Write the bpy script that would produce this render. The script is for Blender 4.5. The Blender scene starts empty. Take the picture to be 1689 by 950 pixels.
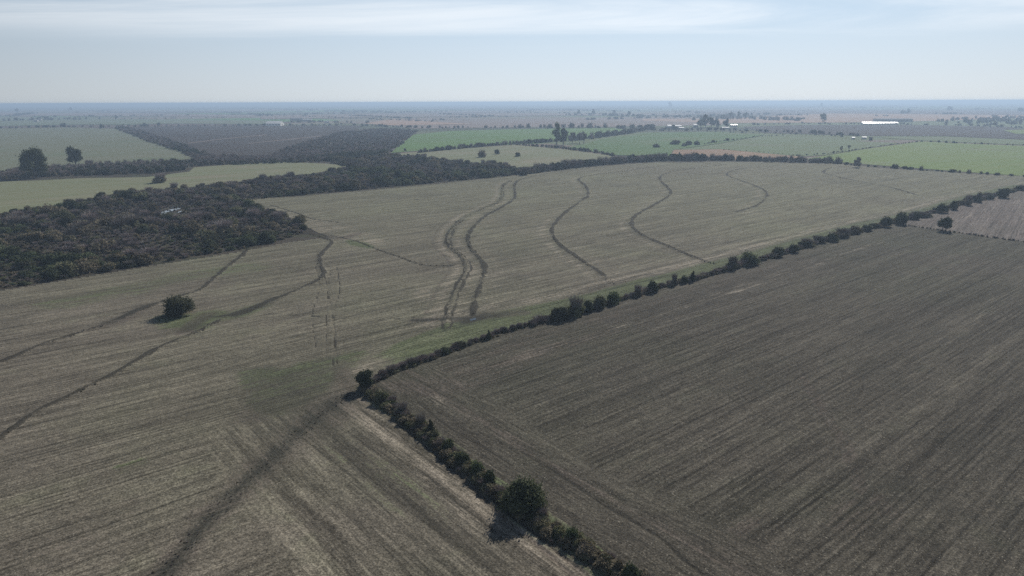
import bpy, math, random
import numpy as np
from mathutils import Matrix, Vector

R = math.radians
sc = bpy.context.scene
COL = sc.collection
CAMH = 55.0

# ---------------------------------------------------------------- camera
cam_d = bpy.data.cameras.new('camera')
cam_d.sensor_width = 36.0
cam_d.lens = 24.0
cam_d.clip_start = 0.5
cam_d.clip_end = 200000.0
cam = bpy.data.objects.new('camera', cam_d)
COL.objects.link(cam)
PITCH = 74.75
CM = Matrix.Translation((0, 0, CAMH)) @ Matrix.Rotation(R(PITCH), 4, 'X') @ Matrix.Rotation(-0.0036, 4, 'Z')
cam.matrix_world = CM
sc.camera = cam

# ---------------------------------------------------------------- sky and sun
SUN_EL, SUN_AZ = 34.0, 27.0           # azimuth measured from +Y towards +X
world = bpy.data.worlds.new('World')
sc.world = world
world.use_nodes = True
wn, wl = world.node_tree.nodes, world.node_tree.links
wn.clear()
w_out = wn.new('ShaderNodeOutputWorld')
w_bg = wn.new('ShaderNodeBackground')
w_bg.inputs['Strength'].default_value = 0.05
sky = wn.new('ShaderNodeTexSky')
sky.sky_type = 'NISHITA'
sky.sun_disc = False
sky.sun_elevation = R(SUN_EL)
sky.sun_rotation = R(SUN_AZ)
sky.altitude = 0
sky.air_density = 1.0
sky.dust_density = 0.3
sky.ozone_density = 4.0
tc = wn.new('ShaderNodeTexCoord')
sep = wn.new('ShaderNodeSeparateXYZ')
wl.new(tc.outputs['Generated'], sep.inputs[0])
def wmath(op, a, b=None, c=None, clamp=False):
    n = wn.new('ShaderNodeMath'); n.operation = op; n.use_clamp = clamp
    for i, v in enumerate((a, b, c)):
        if v is None: continue
        if isinstance(v, (int, float)): n.inputs[i].default_value = v
        else: wl.new(v, n.inputs[i])
    return n.outputs[0]
zc = wmath('MAXIMUM', sep.outputs[2], 0.012)
zc2 = wmath('ADD', zc, 0.02)
px_ = wmath('DIVIDE', sep.outputs[0], zc2)
py_ = wmath('DIVIDE', sep.outputs[1], zc2)
comb = wn.new('ShaderNodeCombineXYZ')
wl.new(wmath('MULTIPLY', px_, 0.22), comb.inputs[0]); wl.new(wmath('MULTIPLY', py_, 0.5), comb.inputs[1])
mp = wn.new('ShaderNodeMapping'); mp.inputs['Rotation'].default_value = (0, 0, R(-16))
mp.inputs['Location'].default_value = (2.3, 1.1, 0)
wl.new(comb.outputs[0], mp.inputs[0])
cn = wn.new('ShaderNodeTexNoise'); cn.inputs['Scale'].default_value = 0.6
cn.inputs['Detail'].default_value = 7; cn.inputs['Roughness'].default_value = 0.62
cn.inputs['Distortion'].default_value = 0.9
wl.new(mp.outputs[0], cn.inputs['Vector'])
cr = wn.new('ShaderNodeMapRange'); cr.interpolation_type = 'SMOOTHSTEP'
cr.inputs[1].default_value = 0.34; cr.inputs[2].default_value = 0.70
wl.new(cn.outputs['Fac'], cr.inputs[0])
el = wn.new('ShaderNodeMapRange'); el.interpolation_type = 'SMOOTHSTEP'
el.inputs[1].default_value = 0.065; el.inputs[2].default_value = 0.105
wl.new(sep.outputs[2], el.inputs[0])
e2 = wn.new('ShaderNodeMapRange'); e2.interpolation_type = 'SMOOTHSTEP'
for i_, v_ in enumerate((0.14, 0.34, 0.7, 0.12)): e2.inputs[i_ + 1].default_value = v_
wl.new(sep.outputs[2], e2.inputs[0])
cf = wmath('MULTIPLY', wmath('MULTIPLY', cr.outputs[0], el.outputs[0]), e2.outputs[0])
# thin milky veil over the whole sky
veil = wn.new('ShaderNodeMix'); veil.data_type = 'RGBA'
ve = wn.new('ShaderNodeMapRange'); ve.interpolation_type = 'SMOOTHSTEP'
for i_, v_ in enumerate((0.0, 0.46, 0.92, 0.0)): ve.inputs[i_ + 1].default_value = v_
wl.new(sep.outputs[2], ve.inputs[0]); wl.new(ve.outputs[0], veil.inputs[0])
wl.new(sky.outputs[0], veil.inputs[6]); veil.inputs[7].default_value = (14.0, 15.9, 17.4, 1)
hl = wmath('SQRT', wmath('ADD', wmath('MULTIPLY', sep.outputs[0], sep.outputs[0]), wmath('MULTIPLY', sep.outputs[1], sep.outputs[1])))
ca_ = wmath('DIVIDE', wmath('ADD', wmath('MULTIPLY', sep.outputs[0], math.sin(R(15))), wmath('MULTIPLY', sep.outputs[1], math.cos(R(15)))), wmath('MAXIMUM', hl, .001))
sf = wn.new('ShaderNodeMapRange'); sf.interpolation_type = 'LINEAR'
for i_, v_ in enumerate((0.55, 1.0, 0.66, 1.06)): sf.inputs[i_ + 1].default_value = v_
wl.new(ca_, sf.inputs[0])
vg = wn.new('ShaderNodeVectorMath'); vg.operation = 'SCALE'; 
vb = wn.new('ShaderNodeMapRange')
for i_, v_ in enumerate((0.0, 0.11, 0.0, 1.0)): vb.inputs[i_ + 1].default_value = v_
wl.new(sep.outputs[2], vb.inputs[0])
vm = wn.new('ShaderNodeMix'); vm.data_type = 'RGBA'; vm.inputs[6].default_value = (14.6, 15.8, 16.7, 1); vm.inputs[7].default_value = (12.6, 15.6, 18.8, 1)
wl.new(vb.outputs[0], vm.inputs[0]); wl.new(vm.outputs[2], vg.inputs[0]); wl.new(sf.outputs[0], vg.inputs['Scale'])
wl.new(vg.outputs[0], veil.inputs[7])
cg = wn.new('ShaderNodeVectorMath'); cg.operation = 'SCALE'; cg.inputs[0].default_value = (18.6, 19.6, 20.6)
wl.new(wmath('ADD', wmath('MULTIPLY', sf.outputs[0], .6), .4), cg.inputs['Scale'])
cm = wn.new('ShaderNodeMix'); cm.data_type = 'RGBA'
wl.new(cf, cm.inputs[0]); wl.new(veil.outputs[2], cm.inputs[6]); wl.new(cg.outputs[0], cm.inputs[7])
wl.new(cm.outputs[2], w_bg.inputs['Color'])
wl.new(w_bg.outputs[0], w_out.inputs['Surface'])

sun_d = bpy.data.lights.new('sun', 'SUN')
sun_d.energy = 4.4
sun_d.angle = R(0.6)
sun_d.color = (1.0, 0.95, 0.88)
sun = bpy.data.objects.new('sun', sun_d)
COL.objects.link(sun)
sd = Vector((math.sin(R(SUN_AZ)) * math.cos(R(SUN_EL)), math.cos(R(SUN_AZ)) * math.cos(R(SUN_EL)), math.sin(R(SUN_EL))))
sun.rotation_euler = sd.to_track_quat('Z', 'Y').to_euler()

vs = sc.view_settings
vs.view_transform = 'Standard'
vs.look = 'None'
vs.exposure = 0.0
vs.gamma = 1.0
vs.use_curve_mapping = False
sc.cycles.use_denoising = False
sc.cycles.use_adaptive_sampling = False
sc.cycles.max_bounces = 5
sc.cycles.diffuse_bounces = 2
sc.cycles.volume_bounces = 0
sc.cycles.transparent_max_bounces = 4

HAZE_DENSITY = 0.00026
HAZE_COLOR = (0.59, 0.77, 0.99)

# ---------------------------------------------------------------- projection: photo pixel -> point of the ground
FPX, CX, CY = 1689 * 24.0 / 36.0, 844.5, 475.0
M3 = np.array(CM.to_3x3())
def G(px, py, z=0.0):
    px = np.asarray(px, float); py = np.asarray(py, float)
    d = np.stack([(px - CX) / FPX, (CY - py) / FPX, -np.ones_like(px)], -1) @ M3.T
    dz = np.minimum(d[..., 2], -0.0016)
    t = (z - CAMH) / dz
    return np.stack([d[..., 0] * t, d[..., 1] * t], -1)
def GP(pts): return G([p[0] for p in pts], [p[1] for p in pts])
def depth(px, py):
    g = G(px, py); return float(np.linalg.norm(np.array([g[0], g[1], -CAMH]))) 
def metres(px, py, wpx):               # size in metres of wpx photo pixels at that ground point
    g = G(px, py); v = np.array([g[0], g[1], -CAMH]); dd = float(-(M3.T @ v)[2]); return wpx * dd / FPX
def az_of_vp(x):                        # ground azimuth of the vanishing point x on the horizon
    return math.atan2(x - CX, FPX * math.sin(R(PITCH)) + 307 * math.cos(R(PITCH)))
ROW = az_of_vp(2250)                    # direction of the drill rows and of the long hedge

# ---------------------------------------------------------------- numpy noise
def vnoise(x, y, s, seed=0):
    x = x / s; y = y / s
    xi = np.floor(x).astype(np.int64); yi = np.floor(y).astype(np.int64)
    fx = x - xi; fy = y - yi
    fx = fx * fx * (3 - 2 * fx); fy = fy * fy * (3 - 2 * fy)
    def h(a, b):
        n = (a * 374761393 + b * 668265263 + seed * 974711) & 0x7fffffff
        n = ((n ^ (n >> 13)) * 1274126177) & 0x7fffffff
        n = (n ^ (n >> 16)) & 0xffff
        return n / 65535.0
    return (h(xi, yi) * (1 - fx) + h(xi + 1, yi) * fx) * (1 - fy) + (h(xi, yi + 1) * (1 - fx) + h(xi + 1, yi + 1) * fx) * fy
def fbm(x, y, s, seed=0, o=4):
    v = 0; a = 1; t = 0
    for i in range(o):
        v = v + a * vnoise(x, y, s / 2 ** i, seed + i * 17); t += a; a *= .55
    return v / t
def sstep(a, b, x):
    t = np.clip((x - a) / (b - a), 0, 1); return t * t * (3 - 2 * t)
def smooth_line(pts, n=6):              # Catmull-Rom through photo points, on the ground
    g = GP(pts); P = np.vstack([2 * g[0] - g[1], g, 2 * g[-1] - g[-2]]); out = []
    for i in range(1, len(P) - 2):
        for k in range(n):
            t = k / n
            out.append(.5 * ((2 * P[i]) + (-P[i-1] + P[i+1]) * t + (2*P[i-1] - 5*P[i] + 4*P[i+1] - P[i+2]) * t*t + (-P[i-1] + 3*P[i] - 3*P[i+1] + P[i+2]) * t**3))
    out.append(P[-2]); return np.array(out)
def dline(x, y, L):                     # distance to a polyline, signed offset side and running parameter
    best = np.full(x.shape, 1e9); par = np.zeros(x.shape); side = np.zeros(x.shape)
    n = len(L) - 1
    for i in range(n):
        ax, ay = L[i]; bx, by = L[i + 1]; dx, dy = bx - ax, by - ay; ll = dx * dx + dy * dy + 1e-9
        t = np.clip(((x - ax) * dx + (y - ay) * dy) / ll, 0, 1)
        ex = x - ax - t * dx; ey = y - ay - t * dy
        d = np.hypot(ex, ey); m = d < best
        best = np.where(m, d, best); par = np.where(m, (i + t) / n, par)
        side = np.where(m, np.sign(dx * ey - dy * ex), side)
    return best, par, side
def inpoly(x, y, P):
    P = np.asarray(P); r = np.zeros(x.shape, bool); j = len(P) - 1
    for i in range(len(P)):
        xi, yi = P[i]; xj, yj = P[j]
        c = ((yi > y) != (yj > y)) & (x < (xj - xi) * (y - yi) / (yj - yi + 1e-12) + xi)
        r ^= c; j = i
    return r
def scatter(poly_px, spacing, seed, jitter=.9):
    rs = np.random.RandomState(seed); P = GP(poly_px)
    x0, y0 = P.min(0); x1, y1 = P.max(0)
    gx, gy = np.meshgrid(np.arange(x0, x1, spacing), np.arange(y0, y1, spacing))
    gx = gx.ravel() + (rs.rand(gx.size) - .5) * spacing * jitter; gy = gy.ravel() + (rs.rand(gy.size) - .5) * spacing * jitter
    m = inpoly(gx, gy, P); return np.stack([gx[m], gy[m]], -1)

# ---------------------------------------------------------------- materials
class N:
    def __init__(s, name, rough=.9, spec=.15):
        s.m = bpy.data.materials.new(name); s.m.use_nodes = True
        s.t = s.m.node_tree; s.n = s.t.nodes; s.l = s.t.links
        s.b = s.n['Principled BSDF']; s.b.inputs['Roughness'].default_value = rough
        s.b.inputs['Specular IOR Level'].default_value = spec
    def set(s, sock, v):
        if v is None: return
        if hasattr(v, 'is_linked') or hasattr(v, 'links'): s.l.new(v, sock)
        elif isinstance(v, (tuple, list)) and len(v) == 3 and len(sock.default_value) == 4: sock.default_value = (*v, 1)
        else: sock.default_value = v
    def pos(s): return s.n.new('ShaderNodeNewGeometry').outputs['Position']
    def map(s, vec, rot=0, scale=(1, 1, 1), loc=(0, 0, 0)):
        r = s.n.new('ShaderNodeVectorRotate'); r.rotation_type = 'Z_AXIS'; s.l.new(vec, r.inputs[0]); r.inputs['Angle'].default_value = rot
        m = s.n.new('ShaderNodeMapping'); m.inputs['Scale'].default_value = scale; m.inputs['Location'].default_value = loc
        s.l.new(r.outputs[0], m.inputs[0]); return m.outputs[0]
    def noise(s, vec, scale=1, detail=3, rough=.55, dist=0):
        n = s.n.new('ShaderNodeTexNoise'); s.l.new(vec, n.inputs['Vector']); n.inputs['Scale'].default_value = scale
        n.inputs['Detail'].default_value = detail; n.inputs['Roughness'].default_value = rough; n.inputs['Distortion'].default_value = dist
        return n.outputs['Fac']
    def ramp(s, v, a, b, c=0, d=1):
        n = s.n.new('ShaderNodeMapRange'); n.interpolation_type = 'SMOOTHSTEP'; s.l.new(v, n.inputs[0])
        for i, q in enumerate((a, b, c, d)): n.inputs[i + 1].default_value = q
        return n.outputs[0]
    def mix(s, f, a, b, kind='MIX'):
        n = s.n.new('ShaderNodeMix'); n.data_type = 'RGBA'; n.blend_type = kind
        s.set(n.inputs[0], f); s.set(n.inputs[6], a); s.set(n.inputs[7], b); return n.outputs[2]
    def math(s, op, a, b=0, clamp=False):
        n = s.n.new('ShaderNodeMath'); n.operation = op; n.use_clamp = clamp; s.set(n.inputs[0], a); s.set(n.inputs[1], b); return n.outputs[0]
    def attr(s, name):
        n = s.n.new('ShaderNodeAttribute'); n.attribute_name = name; return n.outputs['Fac']
    def rnd(s): return s.n.new('ShaderNodeObjectInfo').outputs['Random']
    def grey(s, v): 
        c = s.n.new('ShaderNodeCombineColor'); 
        for i in range(3): s.l.new(v, c.inputs[i])
        return c.outputs[0]
    def bump(s, h, strength=.5, dist=.1):
        n = s.n.new('ShaderNodeBump'); n.inputs['Strength'].default_value = strength; n.inputs['Distance'].default_value = dist
        s.l.new(h, n.inputs['Height']); s.l.new(n.outputs[0], s.b.inputs['Normal'])
    def out(s, c): s.set(s.b.inputs['Base Color'], c); return s.m

def plain(name, c, rough=.8, metal=0, spec=.3, var=.15, scale=2.0):
    k = N(name, rough, spec); k.b.inputs['Metallic'].default_value = metal
    n = k.noise(k.pos(), scale, 4)
    f = k.ramp(n, .3, .7, 1 - var, 1 + var)
    return k.out(k.mix(1.0, c, k.grey(f), 'MULTIPLY'))

def field_mat(name, cA, cB, rot, cC=None, band=(.004, .09), rows=(.01, .5), amount=.25, patch=.012):
    k = N(name, .95, .05); p = k.pos()
    v = k.map(p, rot, (band[1], band[0], 1)); w = k.map(p, rot, (rows[1], rows[0], 1), (31, 7, 0))
    b1 = k.noise(v, 1, 3); r1 = k.noise(w, 1, 2); pt = k.noise(p, patch, 5, .6, .4)
    c = k.mix(k.ramp(b1, .35, .65), cA, cB)
    if cC: c = k.mix(k.ramp(pt, .48, .72), c, cC)
    f = k.math('MULTIPLY', k.ramp(r1, .25, .75, 1 - amount, 1 + amount), k.ramp(k.noise(p, .9, 4, .7), .25, .75, .82, 1.18))
    return k.out(k.mix(1.0, c, k.grey(f), 'MULTIPLY'))

def near_mat(name, soil, straw, green, rot, rot2=None, hs_=False):
    """stubble field seen close: drill rows, straw flecks, regrowth patches; the painted attributes say where the
    banks, bare earth, grass and pale straw lie."""
    k = N(name, .95, .05); p = k.pos()
    def rowset(rot):
        wide = k.noise(k.map(p, rot, (.085, .0055, 1)), 1, 4, .6)
        mid = k.noise(k.map(p, rot, (.42, .018, 1), (9, 3, 0)), 1, 4, .65)
        thin = k.noise(k.map(p, rot, (2.3, .11, 1), (5, 11, 0)), 1, 3, .6)
        return wide, mid, thin
    A = rowset(rot)
    if rot2 is not None:
        B = rowset(rot2); h = k.attr('headland'); Q = []
        for a, b in zip(A, B):
            n = k.n.new('ShaderNodeMix'); k.l.new(h, n.inputs[0]); k.l.new(a, n.inputs[2]); k.l.new(b, n.inputs[3]); Q.append(n.outputs[0])
        A = Q
    wide, mid, thin = A
    n1 = k.noise(p, 3.6, 3, .75); n2 = k.noise(k.map(p, .5, (1, 1, 1), (40, 9, 3)), 1.5, 4, .75)
    big = k.noise(p, .011, 5, .6, .5); med = k.noise(p, .09, 5, .65, .6)
    c = k.mix(k.ramp(wide, .33, .67), soil, straw)
    c = k.mix(k.math('MULTIPLY', k.attr('regrow_haze'), .6), c, green)
    c = k.mix(k.math('MULTIPLY', k.ramp(big, .47, .68), .5), c, green)
    c = k.mix(k.math('MULTIPLY', k.ramp(k.math('MULTIPLY', wide, med), .27, .42), .35), c, green)
    brk = k.math('ADD', k.math('MULTIPLY', n2, .8), k.math('MULTIPLY', med, .6))
    streak = k.math('MULTIPLY', k.math('SUBTRACT', k.math('ADD', mid, thin), 1.0), 1.5)
    def masked(at, lo=.42, hi=.62, st=0):
        a = k.math('ADD', k.attr(at), k.math('MULTIPLY', k.math('SUBTRACT', brk, .7), 1.15))
        if st: a = k.math('ADD', a, streak)
        return k.math('MULTIPLY', k.ramp(a, lo, hi), k.ramp(k.attr(at), .02, .2))
    c = k.mix(k.math('MULTIPLY', masked('straw', .3, .85, 1), .62), c, (.29, .25, .195))
    c = k.mix(k.math('MULTIPLY', masked('grass', .2, .75, 1), .75), c, (.086, .109, .049))
    c = k.mix(k.math('MULTIPLY', masked('earth', .25, .85, 1), .6), c, (.092, .074, .062))
    f = k.ramp(mid, .3, .7, .78, 1.22)
    f = k.math('MULTIPLY', f, k.ramp(thin, .3, .7, .72, 1.28))
    f = k.math('MULTIPLY', f, k.ramp(n1, .3, .7, .45, 1.55))
    f = k.math('MULTIPLY', f, k.ramp(n2, .3, .7, .68, 1.32))
    if hs_:
        hs = k.ramp(k.math('ADD', k.math('MULTIPLY', mid, .6), k.math('MULTIPLY', wide, .4)), .4, .6, .66, 1.0)
        hm_ = k.n.new('ShaderNodeMix'); k.l.new(k.attr('headland'), hm_.inputs[0]); hm_.inputs[2].default_value = 1.0; k.l.new(hs, hm_.inputs[3]); f = k.math('MULTIPLY', f, hm_.outputs[0])
    def lines(rot, sp, wd, off):      # sprayer and drill lines: thin, uneven, running with the rows
        sx_ = k.n.new('ShaderNodeSeparateXYZ'); k.l.new(k.map(p, rot, (1, 1, 1), (off, off * 3, 0)), sx_.inputs[0])
        w_ = k.math('ADD', k.math('DIVIDE', sx_.outputs[0], sp), k.math('MULTIPLY', k.noise(k.map(p, rot, (.02, .008, 1), (off, 1, 2)), 1, 2), .5))
        d_ = k.math('ABSOLUTE', k.math('SUBTRACT', k.math('FRACT', w_), .5))
        ln = k.ramp(d_, 0, wd / sp, 1, 0)
        return k.math('MULTIPLY', ln, k.ramp(k.noise(k.map(p, rot, (.35, .02, 1), (off, 5, 9)), 1, 3, .7), .42, .6, .05, .5))
    la = k.math('MAXIMUM', lines(rot, 5.3, .5, 3.0), lines(rot, 8.7, .45, 7.0)); la = k.math('MAXIMUM', la, k.math('MULTIPLY', lines(rot, 1.15, .45, 1.0), .75))
    if rot2 is not None: la = k.math('MULTIPLY', la, k.math('SUBTRACT', 1.0, k.attr('headland')))
    f = k.math('MULTIPLY', f, k.math('SUBTRACT', 1.0, la))
    c = k.mix(1.0, c, k.grey(f), 'MULTIPLY')
    fl = k.ramp(k.noise(k.map(p, rot, (1.4, .8, 1), (3, 8, 1)), 3.2, 2, .8), .62, .72)
    c = k.mix(k.math('MULTIPLY', fl, .55), c, (.52, .47, .37))
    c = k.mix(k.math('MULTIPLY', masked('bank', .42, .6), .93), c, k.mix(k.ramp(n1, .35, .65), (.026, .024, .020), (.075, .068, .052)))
    dm = k.math('MULTIPLY', k.attr('damp'), k.ramp(k.math('ADD', k.math('MULTIPLY', n2, .6), k.math('ADD', k.math('MULTIPLY', mid, .5), k.math('MULTIPLY', thin, .5))), .5, 1.05, 1.0, .35))
    c = k.mix(dm, c, k.mix(k.ramp(n1, .35, .65), (.028, .028, .023), (.066, .066, .052)))
    k.bump(k.math('ADD', n1, k.math('MULTIPLY', thin, .8)), .7, .12)
    return k.out(c)

def leaf_mat(name, c1, c2, c3=None, tr=.0):
    k = N(name, .75, .12)
    oi = k.rnd(); t = k.n.new('ShaderNodeTexCoord').outputs['Object']
    n = k.noise(t, .9, 3)
    c = k.mix(k.ramp(n, .35, .65), c1, c2)
    if c3: c = k.mix(k.ramp(oi, .45, .9, 0, .85), c, c3)
    f = k.ramp(k.math('FRACT', k.math('MULTIPLY', oi, 7.31)), 0, 1, .72, 1.25)
    c = k.mix(1.0, c, k.grey(f), 'MULTIPLY')
    k.out(c)
    if tr:
        tl = k.n.new('ShaderNodeBsdfTranslucent'); k.l.new(c, tl.inputs[0]); ms = k.n.new('ShaderNodeMixShader'); ms.inputs[0].default_value = tr
        k.l.new(k.b.outputs[0], ms.inputs[1]); k.l.new(tl.outputs[0], ms.inputs[2]); k.l.new(ms.outputs[0], k.n['Material Output'].inputs[0])
    return k.m

MT = {}
MT['left'] = near_mat('stubble_left', (.126, .111, .086), (.178, .157, .120), (.184, .184, .118), ROW, ROW + math.pi / 2, True)
MT['right'] = near_mat('stubble_right', (.073, .065, .051), (.101, .090, .070), (.072, .076, .048), ROW, ROW + math.pi / 2)
MT['brown'] = near_mat('fallow_brown', (.140, .119, .104), (.175, .149, .131), (.14, .13, .10), ROW - .2)
MT['leaf_dark'] = leaf_mat('leaf_dark', (.038, .050, .024), (.070, .082, .040), (.080, .078, .044), .25)
MT['leaf_olive'] = leaf_mat('leaf_olive', (.085, .102, .050), (.13, .145, .075), (.085, .11, .05), .3)
MT['leaf_scrub'] = leaf_mat('leaf_scrub', (.150, .128, .082), (.21, .178, .12), (.115, .125, .062), .25)
MT['twig'] = leaf_mat('twig', (.25, .205, .19), (.32, .27, .25), (.21, .19, .16))
MT['rust'] = leaf_mat('rust_leaf', (.30, .14, .05), (.38, .20, .08))
MT['bark'] = plain('bark', (.10, .085, .07), .95, var=.35, scale=6)
MT['weed'] = leaf_mat('weed', (.045, .042, .032), (.085, .076, .055), (.05, .062, .03))
MT['white_roof'] = plain('white_roof', (.42, .43, .44), .6, .0, .6, .06, .3)
MT['glint_roof'] = plain('glint_roof', (.82, .82, .80), .24, .75, .6, .04, .3)
MT['grey_roof'] = plain('grey_roof', (.16, .17, .19), .85, 0, .1, .15, .3)
MT['cream'] = plain('cream_roof', (.86, .82, .74), .35, .3, .6, .05, .2)
MT['wall_white'] = plain('wall_white', (.5, .48, .45), .8, var=.1)
MT['wall_grey'] = plain('wall_grey', (.40, .38, .36), .8, var=.15)
MT['dark'] = plain('dark_opening', (.03, .03, .035), .4, var=.1)
MT['steel'] = plain('steel', (.25, .25, .26), .5, .6, .4)
MT['post'] = plain('old_post', (.22, .19, .16), .95, var=.3, scale=4)
kw = N('water', .06, .5); kw.b.inputs['Base Color'].default_value = (.03, .035, .035, 1)
kw.bump(kw.noise(kw.pos(), 2.5, 3), .12, .05); MT['water'] = kw.m

# ---------------------------------------------------------------- object helpers
def tag(o, label=None, cat=None, group=None, kind=None):
    if label: o['label'] = label
    if cat: o['category'] = cat
    if group: o['group'] = group
    if kind: o['kind'] = kind
    return o
def mesh_np(name, V, F, mat=None, smooth=False):
    V = np.asarray(V, np.float32); me = bpy.data.meshes.new(name)
    if isinstance(F, np.ndarray):
        k = F.shape[1]; me.vertices.add(len(V)); me.vertices.foreach_set('co', V.ravel())
        me.loops.add(F.size); me.loops.foreach_set('vertex_index', F.ravel().astype(np.int32))
        me.polygons.add(len(F)); me.polygons.foreach_set('loop_start', np.arange(0, F.size, k, dtype=np.int32))
        me.update(calc_edges=True)
    else: me.from_pydata([tuple(map(float, v)) for v in V], [], F); me.update()
    for m in (mat if isinstance(mat, (list, tuple)) else [mat]):
        if m: me.materials.append(m)
    if smooth: me.polygons.foreach_set('use_smooth', [True] * len(me.polygons))
    return me
def link(name, me, parent=None, loc=(0, 0, 0), rz=0, s=1):
    o = bpy.data.objects.new(name, me); COL.objects.link(o); o.location = loc; o.rotation_euler = (0, 0, rz)
    o.scale = s if isinstance(s, (tuple, list)) else (s, s, s)
    if parent: o.parent = parent
    return o

# ---------------------------------------------------------------- ground
gk = N('ground', .95, .05); gp = gk.pos()
vr = gk.n.new('ShaderNodeTexVoronoi'); vr.distance = 'CHEBYCHEV'; vr.inputs['Scale'].default_value = 1; vr.inputs['Randomness'].default_value = .85
gk.l.new(gk.map(gp, ROW + .15, (.0016, .0011, 1)), vr.inputs['Vector'])
vs_ = gk.n.new('ShaderNodeSeparateColor'); gk.l.new(vr.outputs['Color'], vs_.inputs[0])
gc = gk.mix(gk.ramp(vs_.outputs[0], .2, .7), (.20, .165, .13), (.12, .155, .075))
gc = gk.mix(gk.ramp(vs_.outputs[1], .55, .75), gc, (.115, .085, .075))
gc = gk.mix(gk.ramp(vs_.outputs[2], .82, .88), gc, (.10, .20, .06))
gc = gk.mix(gk.ramp(gk.noise(gk.map(gp, .1, (.0004, .0012, 1)), 1, 5, .65), .5, .6, 0, .85), gc, (.055, .062, .04))
gk.out(gc)
rings = [0, 60, 120, 240, 500, 1000, 2000, 4000, 8000, 16000, 28000, 42000]
V = [(0, 0, -.35)]; F = []; NS = 64
for r_ in rings[1:]:
    for a in range(NS): V.append((r_ * math.cos(2 * math.pi * a / NS), r_ * math.sin(2 * math.pi * a / NS), -.35))
for a in range(NS): F.append((0, 1 + a, 1 + (a + 1) % NS))
for j in range(len(rings) - 2):
    for a in range(NS):
        b = (a + 1) % NS; F.append((1 + j*NS + a, 1 + (j+1)*NS + a, 1 + (j+1)*NS + b, 1 + j*NS + b))
tag(link('ground', mesh_np('ground', V, F, gk.m)), kind='structure')

# --- near fields: one dense grid, cut into the three fields
LINE = {
 'T1': [(-60,615),(0,597),(80,565),(160,540),(215,518),(262,500),(300,488),(330,478),(352,460),(375,440),(398,422),(408,410)],
 'T2': [(-60,760),(0,722),(60,680),(130,645),(200,610),(260,575),(330,545),(380,520),(420,507),(470,487),(515,467),(534,452),(529,437),(529,420),(544,405),(545,396),(522,389),(505,384)],
 'T3': [(735,542),(744,505),(758,470),(771,445),(764,424),(744,407),(739,395),(748,375),(770,357),(800,343),(822,333),(829,320),(829,307),(842,298)],
 'T3b': [(779,520),(786,490),(797,458),(800,440),(790,425),(776,408),(772,390),(781,375),(800,357),(829,341),(849,326),(849,305),(862,295),(905,286)],
 'T4': [(1012,470),(985,446),(955,426),(926,405),(911,385),(913,372),(930,353),(954,335),(970,322),(966,307),(955,297),(963,292),(1000,286),(1060,278),(1125,269)],
 'T5': [(1178,436),(1140,422),(1100,405),(1057,386),(1042,370),(1050,355),(1085,335),(1106,320),(1101,309),(1088,296),(1097,287),(1130,280),(1200,271)],
 'T6': [(1205,352),(1232,345),(1250,338),(1264,325),(1262,315),(1240,304),(1203,291),(1200,286),(1214,280),(1240,275)],
 'T7': [(1515,323),(1490,315),(1455,306),(1420,300),(1370,289),(1358,283),(1372,276)],
}
WID = {'T1': .72, 'T2': .8, 'T3': .6, 'T3b': .8, 'T4': .95, 'T5': 1.0, 'T6': .85, 'T7': 1.0}
MINOR = {  # thin lines: gullies, furrows
 'm1': ([(545,388),(575,394),(590,398),(620,410),(660,424),(700,437),(748,438)], .55),
 'm2': ([(445,338),(490,352),(515,361),(560,367)], .6),
 'm3': ([(415,516),(470,519),(540,523),(600,529),(640,527),(683,524)], .28),
 'm4': ([(700,428),(740,420),(760,421)], .4),
 'm5': ([(655,328),(700,330),(740,334)], .5),
 'm6': ([(860,745),(905,772),(950,802),(1000,835),(1040,858),(1090,888),(1130,925),(1200,975)], .34),
 
 'm8': ([(1265,312),(1330,312),(1400,315)], .5),
 'm9': ([(0,318),(22,326),(40,338)], .8),
 'm10': ([(520,440),(528,470),(515,520),(522,575)], .16), 'm11': ([(545,445),(540,490),(538,540),(537,590)], .16),
 'm12': ([(556,440),(560,480),(550,520),(557,600)], .16), 'm13': ([(536,455),(548,520),(552,560),(548,605)], .16),
 'm14': ([(845,768),(800,740),(740,705),(690,665)], .25),
}
RUTS = [([(655,680),(700,715),(760,765),(810,815),(845,850),(900,892),(975,960)], .4), ([(640,685),(690,725),(750,775),(800,825),(850,870),(900,910),(950,955)], .4)]
HEDGE_NE = [(600,637),(650,612),(700,595),(735,583),(780,566),(830,549),(880,535),(930,522),(985,507),(1045,489),(1100,472),(1145,461),(1200,445),(1250,431),(1300,415),(1350,400),(1400,387),(1460,370),(1500,362),(1550,347),(1600,333),(1650,321),(1700,308),(1950,232)]
HEDGE_FG = [(603,640),(640,668),(680,700),(720,733),(765,768),(810,805),(850,838),(900,872),(950,902),(1000,932),(1060,970),(1200,1060)]
FENCE = [(1490,371),(1560,381),(1640,392),(1700,400),(1950,432)]
P_LEFT = [(-260,1130),(-260,545),(-100,505),(0,480),(120,460),(250,438),(390,416),(470,400),(540,391),(505,374),(455,352),(420,341),(385,333),(430,328),(500,323),(620,312),(740,301),(835,291),(900,284),(1000,273),(1080,268),(1240,267),(1310,269),(1380,270),(1470,278),(1600,286),(1700,291),(1950,300)] + HEDGE_NE[::-1][1:] + HEDGE_FG[1:] + [(1270,1130)]
P_RIGHT = HEDGE_NE[:18] + FENCE + [(1950,1130),(1270,1130)] + HEDGE_FG[::-1][:-1]
P_BROWN = HEDGE_NE[17:] + FENCE[::-1]
gpx = np.arange(-256, 1946, 2.2); gpy = np.concatenate([np.arange(264.5, 400, 1.2), np.arange(400, 1120, 2.1)])
PX, PY = np.meshgrid(gpx, gpy)
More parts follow.
